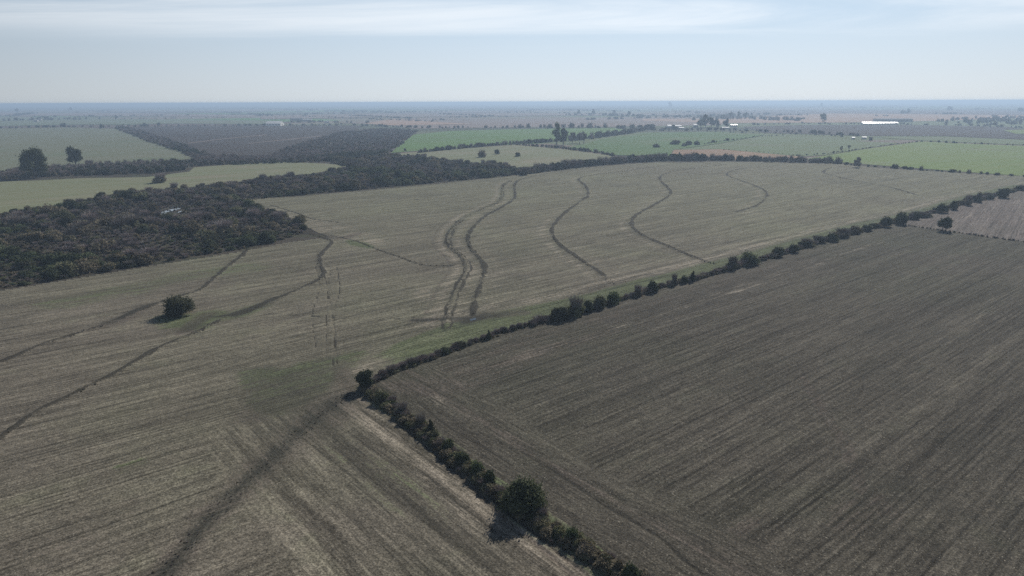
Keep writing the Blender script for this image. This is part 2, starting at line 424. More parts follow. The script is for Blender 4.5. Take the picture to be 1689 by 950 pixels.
GXY = G(PX, PY); X = GXY[..., 0]; Y = GXY[..., 1]
lines_g = {k: smooth_line(v) for k, v in LINE.items()}
wob = lambda s, a, seed: (fbm(X, Y, s, seed, 3) - .5) * a
Z = (fbm(X, Y, 90, 5, 2) - .5) * .5
bank = np.zeros(X.shape); straw = np.zeros(X.shape); grass = np.zeros(X.shape); earth = np.zeros(X.shape); head = np.zeros(X.shape)
damp = np.zeros(X.shape); edge = (fbm(X, Y, 2.2, 3, 4) - .5)
for kx, L in lines_g.items():
    d, t, sd_ = dline(X, Y, L); w = WID[kx] * (.5 + 1.1 * vnoise(X, Y, 9, 9))
    d2 = d + edge * 1.5 + (fbm(X, Y, 5, 13, 2) - .5) * .7
    if kx == 'T3': d2 = np.abs(d2 - 1.0) + .15
    fade = sstep(0, .05, t) * sstep(0, .06, 1 - t) if kx in ('T6', 'T7', 'T5', 'T4') else 1
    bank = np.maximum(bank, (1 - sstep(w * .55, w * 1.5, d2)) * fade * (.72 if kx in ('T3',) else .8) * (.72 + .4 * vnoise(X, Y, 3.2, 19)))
    Z += .35 * np.exp(-(d / (w * 1.1)) ** 2) * fade
    if kx in ('T3', 'T4', 'T5', 'T6', 'T3b'):     # trodden, paler shoulder on the upper side
        straw = np.maximum(straw, .45 * np.exp(-((d * sd_ - 4.5) / 2.0) ** 2) * fade)
        straw = np.maximum(straw, .25 * np.exp(-((d * sd_ + 4.5) / 2.0) ** 2) * fade)
    if kx == 'T3':
        straw = np.maximum(straw, .62 * np.exp(-((d * sd_ - 3.6) / 1.6) ** 2)); earth = np.maximum(earth, .6 * np.exp(-((d * sd_ - 6.2) / .8) ** 2) * sstep(.5, .7, 1 - abs(t - .4)))
for kx, (pts, w) in MINOR.items():
    L = smooth_line(pts); d, t, sd_ = dline(X, Y, L); dash = .55 + .5 * vnoise(X, Y, 5, 77) if w > .2 else .9 * (vnoise(X, Y, 2.6, 77) > .45)
    w2 = np.maximum(w, .0009 * np.hypot(X, Y))
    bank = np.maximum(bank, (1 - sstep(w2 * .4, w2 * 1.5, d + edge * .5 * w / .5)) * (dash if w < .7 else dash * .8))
    Z -= .12 * np.exp(-(d / w2) ** 2)
for pts, w in RUTS:
    L = smooth_line(pts); d, t, sd_ = dline(X, Y, L)
    earth = np.maximum(earth, .75 * (1 - sstep(w * .5, w * 2, d + edge * .8))); Z -= .12 * np.exp(-(d / w) ** 2)
    straw = np.maximum(straw, .75 * np.exp(-((d * sd_ + w * 2.2) / (w * 1.2)) ** 2))
def blob(arr, px, py, rx, ry, val, ang=0, seed=1):    # an uneven patch on the ground, radii in metres
    c = G(px, py); dx, dy = X - c[0], Y - c[1]; ca, sa = math.cos(ang), math.sin(ang)
    u = (dx * sa + dy * ca) / rx; v = (dx * ca - dy * sa) / ry
    q = np.hypot(u, v) + (fbm(X, Y, max(rx, ry) * .5, seed, 4) - .5) * .9
    np.maximum(arr, val * (1 - sstep(.55, 1.15, q)), out=arr)
def strip(arr, pts, w, val, soft=.6, seed=4, wn=.6):
    L = smooth_line(pts); d, t, s_ = dline(X, Y, L); W = w if np.isscalar(w) else np.interp(t, np.linspace(0, 1, len(w)), w)
    q = d / (W * (.75 + wn * (fbm(X, Y, 9, seed, 3)))) ; np.maximum(arr, val * (1 - sstep(1 - soft, 1 + soft, q)), out=arr)
# dark hollow coming down the left field, darker patches round the lone tree, the churned crossing
strip(damp, [(585,650),(540,672),(500,705),(470,735),(435,770),(400,800),(370,832),(340,862),(305,905),(262,955),(200,1030)], [2.0,2.6,2.0,1.4,1.15,1.1,1.3,1.2,1.2,1.4,1.4], .92, .5, 4, 1.0)
strip(damp, [(560,660),(520,685),(470,705),(430,715)], [3,5,5,2], .5, .9); strip(damp, [(540,700),(600,770),(680,860),(760,960)], [3,5,6,6], .38, .9, 14); strip(damp, [(240,504),(215,516),(180,532)], 1.8, .7); strip(damp, [(470,487),(420,508),(388,519),(345,524)], [1.0,2.0,2.0,.8], .7)
strip(damp, [(684,529),(735,527),(790,523),(840,518)], [1.2,1.0,1.6,.8], .75, .5); strip(damp, [(764,533),(800,522)], [2.2,2.6], .8); strip(damp, [(345,522),(322,534),(305,547)], [1,2.2,1.4], .6); strip(damp, [(505,385),(525,388),(545,392)], [2.4,3.2,1.2], .8)
strip(damp, [(395,612),(450,606),(560,590)], [2,2,1.5], .35, .8); strip(bank, [(575,650),(540,675),(500,708),(470,735),(435,770),(400,800),(370,832),(340,862),(305,905),(262,955),(200,1030)], [1.6,1.6,1.2,.9,.7,.7,.9,.8,.8,.9,.9], .55, .9)
strip(earth, [(575,650),(520,695),(470,735),(400,800),(340,862),(262,955),(200,1030)], [5,5,4,3,2.6,2.5,2.5], .6, .6, 4, 1.0)
strip(earth, [(240,505),(215,522),(170,540)], 2.4, .6); strip(bank, [(250,503),(222,514),(195,527)], [2.2,1.8,.8], .68, .6)
strip(bank, [(455,490),(420,508),(385,520),(345,522)], [.8,1.8,1.8,.6], .72, .5)
strip(grass, [(345,520),(320,535),(290,525)], 5, .75); strip(grass, [(430,505),(370,525),(320,535)], 3.5, .62); strip(earth, [(345,518),(322,532),(302,548)], 2.3, .8)
strip(bank, [(684,529),(735,527),(790,523),(822,521)], [1.3,1.0,1.4,.6], .56, .5); strip(bank, [(768,531),(795,524)], [1.6,1.9], .72)
strip(earth, [(684,529),(735,527),(790,523),(860,516)], [1.8,1.6,2.5,2.5], .8)
strip(bank, [(505,385),(525,388),(540,391)], [2.6,3.2,1.2], .66); strip(earth, [(495,388),(520,388),(560,392),(590,385)], [4,5,4,2], .75)
strip(grass, [(578,397),(592,402),(612,408)], [2,3.5,1.5], .95, .5); strip(grass, [(420,440),(330,452),(250,468),(100,500)], 7, .42)
strip(straw, [(440,345),(500,365),(560,380),(620,400)], [6,9,10,6], .5)
PG = GP([(382,610),(430,603),(500,600),(556,590),(572,618),(545,650),(500,672),(455,690),(415,684),(396,655)])
dg, _, _ = dline(X, Y, np.vstack([PG, PG[:1]])); dg = np.where(inpoly(X, Y, PG), dg, -dg) + (fbm(X, Y, 5, 8, 4) - .5) * 5
grass = np.maximum(grass, .5 * sstep(-1, 2.5, dg)); damp = np.maximum(damp, .62 * sstep(-1, 2.5, dg) * (.5 + fbm(X, Y, 6, 18, 3))); blob(damp, 470, 668, 12, 6, .45, ROW, 19); blob(earth, 470, 668, 12, 7, .55, ROW, 11)
blob(grass, 640, 800, 22, 5, .18, ROW + math.pi / 2, 31)
blob(grass, 215, 772, 3.5, 2.5, .5, ROW, 6); blob(grass, 540, 600, 10, 6, .5, ROW, 12)
strip(earth, [(560,600),(565,620),(575,640)], 2.2, .6); strip(bank, [(548,590),(556,610),(572,632)], .6, .42)
blob(straw, 590, 660, 8, 4, .55, ROW + 1.57, 2); strip(straw, [(570,665),(620,700),(700,768),(790,840),(900,925),(1010,1010)], [2.2,2,2,2.0,2.0,2], .72, .8)
strip(straw, [(735,545),(700,562),(640,590),(590,612)], [3,2.4,2,1.5], .58, .7); strip(straw, [(705,480),(720,510),(728,540)], [5,5,4], .5)
# grass verge along the long hedge with a strip of pale straw beyond it
vl = smooth_line(HEDGE_NE[:23]); dv, tv, sv = dline(X, Y, vl); up = sv > 0
pl = inpoly(X, Y, GP(P_LEFT))
wv = 10 + 5 * (fbm(X, Y, 45, 21, 2) - .5) + 5 * np.exp(-((tv - .2) / .12) ** 2)
grass = np.where(pl, np.maximum(grass, 1.0 * (1 - sstep(wv - 2, wv + 2.5, dv)) * sstep(.03, .1, tv)), grass)
straw = np.where(pl, np.maximum(straw, .52 * np.exp(-((dv - wv - 5) / 3.5) ** 2) * sstep(.08, .2, tv)), straw)
earth = np.where(pl, earth, np.maximum(earth, .40 * np.exp(-((dv - 8.5) / 3.5) ** 2)))
straw = np.where(pl, straw, np.maximum(straw, .34 * np.exp(-((dv - 16) / 2.5) ** 2)))
fl = smooth_line(HEDGE_FG); df, tf, sf = dline(X, Y, fl)
head = np.where(pl, (1 - sstep(26, 34, df + wob(12, 4, 2))) * sstep(.0, .02, tf), 1 - sstep(16, 18, df + wob(6, 1.5, 5)))
earth = np.where(pl, earth, np.maximum(earth, .5 * np.exp(-((df - 11 + wob(20, 3, 8)) / 1.6) ** 2)))
grass = np.maximum(grass, .5 * (1 - sstep(1.5, 3.5, df + edge * 2))); straw = np.where(~pl, np.maximum(straw, .2 * np.exp(-((df - 3) / 1.3) ** 2)), straw)
strip(earth, [(640,640),(720,640),(820,612),(900,580),(1010,545)], [4,5,5,3,2], .55)
strip(earth, [(0,930),(60,900),(200,850)], 5, .3); strip(earth, [(1325,625),(1370,700),(1390,725),(1405,765),(1420,810)], 1.2, .6); blob(earth, 1430, 850, 8, 5, .45, ROW, 41); blob(earth, 1210, 880, 9, 5, .35, ROW, 43); pass
# furrow relief
pud = G(780, 527); dpu = np.hypot(X - pud[0], Y - pud[1]); flat_ = sstep(4, 7, dpu)
Z += (fbm(X, Y, 1.6, 51, 3) - .5) * .14; Z = Z * flat_
nr, nc = X.shape; IDX = np.arange(nr * nc).reshape(nr, nc)
Q = np.stack([IDX[:-1, :-1], IDX[1:, :-1], IDX[1:, 1:], IDX[:-1, 1:]], -1).reshape(-1, 4)
cx_ = (X[:-1, :-1] + X[1:, 1:]).ravel() / 2; cy_ = (Y[:-1, :-1] + Y[1:, 1:]).ravel() / 2
FV = np.stack([X, Y, Z], -1).reshape(-1, 3)
regrow_haze = sstep(150, 420, Y) * (.55 + .6 * fbm(X, Y, 70, 62, 3)) * pl + .35 * sstep(.5, .7, fbm(X, Y, 50, 63, 4))  # greener regrowth; paling with distance also paints haze and light angle into colour
damp = np.maximum(damp, .3 * sstep(.62, .75, fbm(X, Y, 26, 71, 4)))
for kx in ('T3', 'T3b'):
    d, t, sd_ = dline(X, Y, lines_g[kx]); damp = np.maximum(damp, .35 * np.exp(-(d / 1.4) ** 2))
ATT = dict(damp=damp, regrow_haze=regrow_haze, bank=bank, straw=straw, grass=grass, earth=earth, headland=head)
def field_obj(name, polypx, mat, sel_skip=None):
    m = inpoly(cx_, cy_, GP(polypx))
    if sel_skip is not None: m &= ~sel_skip
    q = Q[m]; used = np.unique(q); remap = np.zeros(nr * nc, np.int64); remap[used] = np.arange(len(used))
    me = mesh_np(name, FV[used], remap[q], mat, True)
    for an, arr in ATT.items():
        a = me.attributes.new(an, 'FLOAT', 'POINT'); a.data.foreach_set('value', arr.ravel()[used].astype(np.float32))
    tag(link(name, me), kind='structure'); return m
m1 = field_obj('stubble_field', P_LEFT, MT['left'])
m2 = field_obj('stubble_field', P_RIGHT, MT['right'], m1)
m3 = field_obj('fallow_field', P_BROWN, MT['brown'], m1 | m2)

# --- fields farther off: flat sheets with their own crop
def sheet(name, pts, mat, z, seg=0):
    g = GP(pts); tag(link(name, mesh_np(name, [(a, b, z) for a, b in g], [tuple(range(len(g)))][::1], mat)), kind='structure')
g_pale = field_mat('pasture_pale', (.20, .205, .125), (.175, .19, .11), ROW, (.23, .21, .145), amount=.12)
g_grey = field_mat('pasture_greygreen', (.155, .170, .110), (.175, .180, .125), ROW + .1, (.14, .165, .10), amount=.1)
g_dark = field_mat('ploughed_dark', (.056, .048, .044), (.072, .060, .053), ROW + 1.2, (.048, .042, .038), band=(.004, .04), amount=.15)
g_vivid = field_mat('wheat_vivid', (.10, .185, .055), (.12, .195, .06), ROW, (.12, .175, .07), amount=.08)
g_mid = field_mat('wheat_mid', (.088, .155, .056), (.105, .165, .06), ROW, (.13, .16, .075), amount=.08)
g_olive = field_mat('pasture_olive', (.13, .170, .085), (.145, .18, .09), ROW, (.15, .165, .10), amount=.1)
g_lime = field_mat('wheat_lime', (.145, .205, .06), (.165, .215, .068), ROW, (.175, .205, .10), amount=.1)
g_red = field_mat('dry_red_grass', (.27, .175, .115), (.30, .21, .14), ROW, (.22, .17, .11), amount=.2, patch=.03)
g_tan = field_mat('stubble_tan', (.33, .22, .16), (.36, .25, .18), ROW, (.28, .20, .15), amount=.1)
g_scrub = field_mat('scrub_floor', (.050, .044, .035), (.070, .060, .046), ROW, (.06, .066, .038), amount=.2, patch=.06)
g_lil = field_mat('fallow_lilac', (.20, .16, .14), (.23, .185, .16), ROW, (.17, .15, .12), amount=.1, patch=.003)
g_far = field_mat('pasture_far', (.13, .165, .10), (.16, .185, .12), ROW, (.18, .18, .12), amount=.1, patch=.003)
sheet('scrub_ground', [(-260,560),(-100,512),(0,484),(120,464),(250,442),(390,420),(470,404),(545,392),(505,372),(455,350),(385,335),(430,330),(620,314),(840,293),(1000,275),(1380,272),(1470,280),(1700,293),(1700,286),(1470,270),(1360,262),(1000,256),(660,254),(690,215),(440,206),(320,255),(-260,290)], g_scrub, -.16)
sheet('pasture_strip', [(-120,365),(0,352),(60,344),(150,327),(215,319),(290,312),(340,305),(420,297),(500,289),(560,278),(592,275),(540,270),(470,267),(400,270),(320,276),(312,283),(240,292),(130,294),(50,298),(-120,303)], g_pale, .0)
sheet('pasture_field', [(-200,287),(0,284),(120,276),(318,262),(300,250),(240,230),(192,212),(110,210),(0,212),(-200,216)], g_grey, .0)
sheet('ploughed_field', [(200,210),(300,208),(440,207),(600,207),(560,222),(500,240),(440,258),(330,262),(290,245),(245,228)], g_dark, .0)
sheet('farm_track', [(310,236.6),(360,230.4),(440,222.6),(440,221.8),(360,229.6),(310,235.8)], g_lil, .08)
sheet('farm_track', [(410,237),(470,231),(530,224.6),(530,223.8),(470,230.2),(410,236.3)], g_lil, .08)
sheet('wheat_field', [(645,252),(700,248),(760,243),(850,236),(930,231),(1000,224),(1052,217),(1010,211),(850,213),(740,216),(682,222),(660,238)], g_vivid, .05)
sheet('pasture_field', [(668,258),(650,254),(760,245),(850,239),(930,246),(1010,257),(1000,264),(900,272),(820,280),(760,268)], g_pale, .0)
sheet('wheat_field', [(935,244),(1000,228),(1060,219),(1180,217),(1262,222),(1190,236),(1110,247),(1105,258),(1020,256)], g_mid, .1)
sheet('pasture_field', [(1112,247),(1190,237),(1262,224),(1350,227),(1400,232),(1484,236),(1420,246),(1360,256),(1320,258),(1190,246)], g_olive, .0)
sheet('dry_grass', [(1106,262),(1112,246),(1190,246),(1310,256),(1330,262),(1240,264)], g_red, -.08)
sheet('wheat_field', [(1330,262),(1365,256),(1425,246),(1520,233),(1600,237),(1700,241),(1950,248),(1950,310),(1700,291),(1600,284),(1470,274),(1380,267)], g_lime, .0)
sheet('pasture_field', [(1440,226),(1560,225),(1700,231),(1950,240),(1950,247),(1700,239.5),(1540,233)], g_olive, .05)
sheet('ploughed_field', [(1225,209),(1330,206),(1500,206),(1660,209),(1700,214),(1950,222),(1950,236),(1700,230),(1560,224.5),(1430,224),(1260,219)], g_dark, .1)
sheet('wheat_field', [(1655,215),(1720,213),(1720,221),(1675,221)], g_lime, .4)
sheet('stubble_field', [(1275,191),(1370,187),(1600,189),(1690,190),(1690,194),(1560,199),(1400,202),(1200,203),(1060,199),(1060,196),(1200,196)], g_tan, .1)
sheet('fallow_field', [(860,196),(1100,192),(1200,197),(1190,206),(1010,209),(850,210),(680,212),(640,206),(560,203),(700,194)], g_lil, .0)
sheet('stubble_field', [(600,204),(650,196),(700,200),(780,205),(640,207)], g_tan, .5)
sheet('pasture_field', [(-200,213),(0,208),(110,206),(300,204),(440,205),(440,199),(200,196),(0,193),(-200,196)], g_far, .3)
sheet('fallow_field', [(-200,193),(0,191),(200,192),(420,193),(430,190),(200,186.5),(0,185.5),(-200,187)], g_lil, .6)
sheet('fallow_field', [(430,197),(620,194),(900,191),(1120,190),(1150,188),(900,186.5),(600,188),(430,190)], g_lil, .9)

# --- standing water
def water(px, py, parts, name='pond_water', z=.02):
    Vw = []; Fw = []; rs = np.random.RandomState(int(px))
    for (ox, oy, rx, ry) in parts:
        c = G(px + ox, py + oy); n = 22; b = len(Vw); mx = metres(px, py, rx)
        th = np.linspace(0, 2 * math.pi, n, endpoint=False); rr = 1 + .35 * (rs.rand(n) - .5)
        ry_m = np.linalg.norm(G(px, py - ry / 2) - G(px, py + ry / 2))
        for a, q in zip(th, rr): Vw.append((c[0] + math.cos(a) * mx * q, c[1] + math.sin(a) * ry_m * q, z + .002 * len(Fw)))
        Fw.append(tuple(range(b, b + n)))
    tag(link(name, mesh_np(name, Vw, Fw, MT['water'])), kind='structure')
water(282, 347, [(0,0,8,2.6),(-12,3,6,1.6),(6,-5,6,1.4),(13,-3,4,1.4),(16,2,3,1.6),(-14,6,4,1.2)], z=.05)
water(780, 527, [(-2.4,.6,2.6,1.7),(2.4,-.6,2.8,1.9)], 'puddle', .05)
water(652, 254.4, [(-3,0,3,.5),(2,.3,3,.5),(5,.0,1.6,.4)], 'puddle', .1)

# ---------------------------------------------------------------- plants
def leafcloud(blobs, n, size, seed, up=.15, hollow=.55, squash=1.0):
    rs = np.random.RandomState(seed); B = np.array(blobs, float)
    wgt = B[:, 3] ** 2; wgt /= wgt.sum(); bi = rs.choice(len(B), n, p=wgt)
    d = rs.normal(size=(n, 3)); d[:, 2] += up; d /= np.linalg.norm(d, axis=1)[:, None]
    lump = .75 + .6 * rs.rand(n) ** 2
    lump = np.where(rs.rand(n) < .14, lump * 1.25, lump)
    r = B[bi, 3] * (hollow + (1 - hollow) * rs.rand(n) ** .5) * lump
    P = B[bi, :3] + d * r[:, None] * np.array([1, 1, squash])
    P[:, 2] = np.maximum(P[:, 2], .05 + .15 * rs.rand(n))
    nn = d * .9 + rs.normal(size=(n, 3)) * .6; nn /= np.linalg.norm(nn, axis=1)[:, None]
    a = np.cross(nn, rs.normal(size=(n, 3))); a /= np.linalg.norm(a, axis=1)[:, None]; b = np.cross(nn, a)
    s = size * (.6 + .8 * rs.rand(n))[:, None]; a = a * s; b = b * s * .7
    V = np.stack([P - a, P - b, P + a, P + b], 1).reshape(-1, 3)
    return V, np.arange(4 * n).reshape(n, 4)
def twigs(base, n, H, Rr, w, seed, flare=.6):
    rs = np.random.RandomState(seed); th = rs.rand(n) * 2 * math.pi; q = rs.rand(n) ** .6
    z0 = H * (.05 + .55 * rs.rand(n)); r0 = Rr * q * .55 * (z0 / H + .25)
    P = np.stack([base[0] + np.cos(th) * r0, base[1] + np.sin(th) * r0, base[2] + z0], -1)
    D = np.stack([np.cos(th) * flare * q, np.sin(th) * flare * q, .5 + .8 * rs.rand(n)], -1) + rs.normal(size=(n, 3)) * .22
    D /= np.linalg.norm(D, axis=1)[:, None]; ln = H * (.22 + .25 * rs.rand(n))[:, None]
    S = np.cross(D, rs.normal(size=(n, 3))); S /= np.linalg.norm(S, axis=1)[:, None]; S *= w
    V = np.stack([P - S, P + S, P + D * ln + S * .2, P + D * ln - S * .2], 1).reshape(-1, 3)
    return V, np.arange(4 * n).reshape(n, 4)
def tube(pts, rad, k=7):
    V = []; F = []
    for i, (p, r) in enumerate(zip(pts, rad)):
        p = Vector(p); d = (Vector(pts[min(i + 1, len(pts) - 1)]) - Vector(pts[max(i - 1, 0)])).normalized()
        s = d.cross(Vector((0.3, 1, 0.1))).normalized(); t = d.cross(s)
        for a in range(k):
            th = 2 * math.pi * a / k; V.append(tuple(p + s * math.cos(th) * r + t * math.sin(th) * r))
    for i in range(len(pts) - 1):
        for a in range(k):
            b = (a + 1) % k; F.append((i*k + a, i*k + b, (i+1)*k + b, (i+1)*k + a))
    return np.array(V), np.array(F)
def joinmesh(name, parts, mats, slots):
    V = []; F = []; S = []; o = 0
    for (v, f), s in zip(parts, slots): V.append(v); F.append(f + o); o += len(v); S += [s] * len(f)
    me = mesh_np(name, np.vstack(V), np.vstack(F), mats); me.polygons.foreach_set('material_index', S); return me
def rblobs(n, seed, h=.62, spread=.55, rmin=.25, rmax=.45):   # crown lumps of a bush about 2 across and 1 high, scaled later
    rs = random.Random(seed); out = [(rs.uniform(-.1, .1), rs.uniform(-.1, .1), .42, .42), (rs.uniform(-.35, .35), rs.uniform(-.35, .35), .58, .26), (rs.uniform(-.45, .45), rs.uniform(-.45, .45), .5, .26)]
    for i in range(n):
        a = rs.uniform(0, 6.28); q = rs.uniform(.25, 1) * spread; r = rs.uniform(rmin, rmax)
        out.append((math.cos(a) * q, math.sin(a) * q, rs.uniform(.25, .95) * h * (1 - .5 * q), r * rs.uniform(.7, 1)))
    return out
def core(blobs, seed, f=.55):            # knobbly inner mass behind the leaves
    rs = np.random.RandomState(seed); V = []; F = []; o = 0
    for (x, y, z, r) in blobs[:6]:
        m, n = 5, 7
        for i in range(m + 1):
            for j in range(n):
                a = math.pi * i / m; b = 2 * math.pi * j / n; q = r * f * (.8 + .4 * rs.rand())
                V.append((x + q * math.sin(a) * math.cos(b), y + q * math.sin(a) * math.sin(b), max(.02, z + q * math.cos(a))))
        for i in range(m):
            for j in range(n): F.append((o + i*n + j, o + (i+1)*n + j, o + (i+1)*n + (j+1) % n, o + i*n + (j+1) % n))
        o += (m + 1) * n
    return np.array(V), np.array(F)
def stems(seed, n=5, h=.6, r=.03):
    rs = random.Random(seed); P = []
    for i in range(n):
        a = rs.uniform(0, 6.28); q = rs.uniform(.2, .5)
        P.append(tube([(0, 0, -.05), (math.cos(a)*q*.4, math.sin(a)*q*.4, h*.5), (math.cos(a)*q, math.sin(a)*q, h)], [r, r*.7, r*.25], 4))
    return P
def bush_mesh(name, kind, seed, n=1500, size=.075):
    m = {'dark': 'leaf_dark', 'olive': 'leaf_olive', 'scrub': 'leaf_scrub', 'rust': 'rust'}.get(kind)
    st = stems(seed)
    if m:
        b = rblobs(6, seed); parts = [leafcloud(b, n, size, seed), core(b, seed)] + st
        return joinmesh(name, parts, [MT[m], MT['bark']], [0, 0] + [1] * len(st))
    if kind == 'bare':
        parts = [twigs((0, 0, 0), int(n * .9), 1.0, 1.0, .013, seed), twigs((0, 0, 0), int(n * .3), .8, 1.1, .02, seed + 1)] + st
        return joinmesh(name, parts, [MT['twig'], MT['bark']], [0, 0] + [1] * len(st))
    if kind == 'mixed':                  # twiggy top over a dark skirt
        b = [(x * .95, y * .95, z * .6, r * .85) for x, y, z, r in rblobs(5, seed)]
        parts = [twigs((0, 0, .1), int(n * .6), 1.0, .9, .014, seed), leafcloud(b, int(n * .6), size, seed), core(b, seed)] + st
        return joinmesh(name, parts, [MT['twig'], MT['leaf_scrub'], MT['bark']], [0, 1, 1] + [2] * len(st))
    if kind == 'spire':                  # narrow pointed crown
        rs = random.Random(seed); b = [(rs.uniform(-.12, .12), rs.uniform(-.12, .12), .12 + i * .13, .36 * (1 - i / 8.5)) for i in range(8)]
        parts = [leafcloud(b, n, size * .8, seed), core(b[:6], seed)] + st
        return joinmesh(name, parts, [MT['leaf_dark'], MT['bark']], [0, 0] + [1] * len(st))
BUSH = {}
for kind, cnt in (('dark', 4), ('olive', 3), ('scrub', 5), ('bare', 4), ('mixed', 4), ('spire', 2), ('rust', 1)):
    BUSH[kind] = [bush_mesh(kind + '_bush', kind, 100 + 13 * i + len(kind), 1500) for i in range(cnt)]
SMALL = {}
for kind, cnt in (('dark', 3), ('scrub', 4), ('bare', 3), ('mixed', 3), ('olive', 2)):
    SMALL[kind] = [bush_mesh('far_' + kind + '_bush', kind, 500 + 7 * i + len(kind), 420, .13) for i in range(cnt)]
rnd = random.Random(5)
def bush(name, x, y, w, h, kind, label, cat='bush', group=None, small=False, z=-.06):
    me = rnd.choice((SMALL if small and kind in SMALL else BUSH)[kind])
    wk = {'spire': 1.5, 'bare': 1.35}.get(kind, 1.0)
    o = link(name, me, None, (x, y, z), rnd.uniform(0, 6.28), (w * .6 * wk, w * .6 * wk * rnd.uniform(.85, 1.15), h * .97))
    return tag(o, label, cat, group)

def tree(name, px, py, w, h, label, seed, kind='leaf_dark', trunk_h=.25, n=6000, leaf=.28, cat='tree', group=None, nblob=14, trunks=1, shape='round', loc=None, nlimb=7, rtrunk=None):
    """w, h in metres; a tapered trunk with limbs that end in crown lumps"""
    rs = random.Random(seed); g = G(px, py) if loc is None else loc
    root = bpy.data.objects.new(name, None); COL.objects.link(root); root.location = (g[0], g[1], -.05); root.empty_display_size = 1
    tag(root, label, cat, group)
    r0 = rtrunk or h * .028; bl = []
    for i in range(nblob):
        a = rs.uniform(0, 6.28); t = rs.random()
        if shape == 'round': zz = h * (trunk_h + (1 - trunk_h) * (.18 + .68 * t)); q = w * .5 * math.sqrt(max(.05, 1 - ((t - .38) / .68) ** 2)) * rs.uniform(.25, .68)
        elif shape == 'wide': zz = h * (.26 + .5 * t); q = w * .5 * (1 - .6 * abs(t - .3)) * rs.uniform(.25, .8)
        elif shape == 'dome': zz = h * (.12 + .62 * t); q = w * .5 * (1 - .55 * t) * rs.uniform(.3, .72)
        else: zz = h * (trunk_h + (1 - trunk_h) * (.1 + .8 * t)); q = w * .5 * rs.uniform(.1, .6) * (1 - .35 * t)
        bl.append((math.cos(a) * q, math.sin(a) * q, zz, w * rs.uniform(.09, .2) * (1.15 if shape == 'dome' else 1)))
    parts = []
    for k in range(trunks):
        ox = (k - (trunks - 1) / 2) * w * .28
        parts.append(tube([(ox, 0, -.2), (ox * .9, .05 * w * (k - .5), h * trunk_h), (ox * .5, 0, h * (trunk_h + .25)), (ox * .2, .02 * w, h * .82)], [r0 * 1.25, r0, r0 * .65, r0 * .15]))
    for b in bl[:nlimb]:
        z0 = h * trunk_h * rs.uniform(.6, 1.1); parts.append(tube([(0, 0, z0), (b[0] * .45, b[1] * .45, (z0 + b[2]) / 2 + .04 * h), (b[0], b[1], b[2])], [r0 * .5, r0 * .3, r0 * .08], 5))
    link('trunk', joinmesh('trunk', parts, [MT['bark']], [0] * len(parts)), root)
    lc = leafcloud(bl, n, leaf, seed, .25, .35)
    cr_parts = [lc]
    if kind == 'twig':
        V = []; cr_parts = []
        for i, b in enumerate(bl): cr_parts.append(twigs((b[0], b[1], b[2] - b[3]), n // nblob, b[3] * 2.6, b[3] * 1.1, leaf * .16, seed + i, .9))
    elif shape == 'dome': cr_parts.append(core([(b[0], b[1], b[2], b[3]) for b in bl[:6]], seed, .8))
    link('crown', joinmesh('crown', cr_parts, [MT[kind]], [0] * len(cr_parts)), root)
    return root

# --- the trees that stand out
def T(name, px, py, wpx, hpx, label, seed, **k):
    return tree(name, px, py, metres(px, py, wpx) * 1.15, metres(px, py, hpx) * 1.08, label, seed, **k)
T('field_tree', 300, 517, 58, 24, 'lone round dark green tree standing by itself in the left stubble field', 3, shape='wide', n=8000, leaf=.2, trunk_h=.12, nblob=20)
T('hedge_tree', 862, 846, 84, 53, 'largest dark bushy tree of the foreground hedge, throwing a wide shadow on the track', 8, n=12000, leaf=.17, trunk_h=.06, nblob=26, shape='dome', kind='leaf_olive')
T('corner_tree', 602, 642, 34, 34, 'small dark green tree at the corner where the two hedges meet', 11, n=6000, leaf=.15, trunk_h=.08, nblob=14, shape='dome')
T('boundary_tree', 1557, 380, 21, 18, 'small round topped tree on two short trunks beside the thin fence line at right', 15, n=6000, leaf=.3, trunk_h=.3, nblob=26, trunks=2)
T('tall_tree', 58, 293, 44, 47, 'tall broad dark tree, larger of the two at the far left edge', 21, n=8000, leaf=.55, trunk_h=.12, nblob=20)
T('tall_tree', 126, 276, 28, 29, 'smaller tall tree with a leaning round crown right of the broad tree at far left', 22, n=4500, leaf=.5, trunk_h=.28, nblob=11)
T('eucalyptus', 918, 238, 22, 31, 'tallest open crowned eucalyptus in the middle distance between the green fields', 31, n=2600, leaf=.75, trunk_h=.2, nblob=12, shape='tall', kind='leaf_olive')
T('eucalyptus', 929, 239, 18, 24, 'shorter eucalyptus leaning against the right of the tallest one', 32, n=2400, leaf=.75, trunk_h=.2, nblob=11, shape='tall')
for i, (x, y, w, h, l) in enumerate([(944,236,16,16,'bare winter tree just right of the two eucalypts'),(956,236,15,15,'bare grey tree in the middle of the leafless row right of the eucalypts'),(963,237,12,18,'bare tree with a clear trunk at the right end of the leafless row')]):
    T('bare_tree', x, y, w, h, l, 40 + i, n=3000, leaf=1.1, kind='twig', trunk_h=.25, nblob=10)
T('bare_tree', 1415, 276, 15, 15, 'round leafless tree standing above the hedge beside the bright green field', 44, n=3600, leaf=1.1, kind='twig', trunk_h=.12, nblob=12)
for i, (x, y, w, h, l) in enumerate([(1387,251,6,9,'small bare tree, right of two on the edge of the lime green field'),(1400,250,6,10,'small bare tree farthest right on the edge of the lime green field')][:2]):
    T('young_tree', x, y, w, h, l, 50 + i, n=900, leaf=.9, kind='twig', trunk_h=.3, nblob=7)
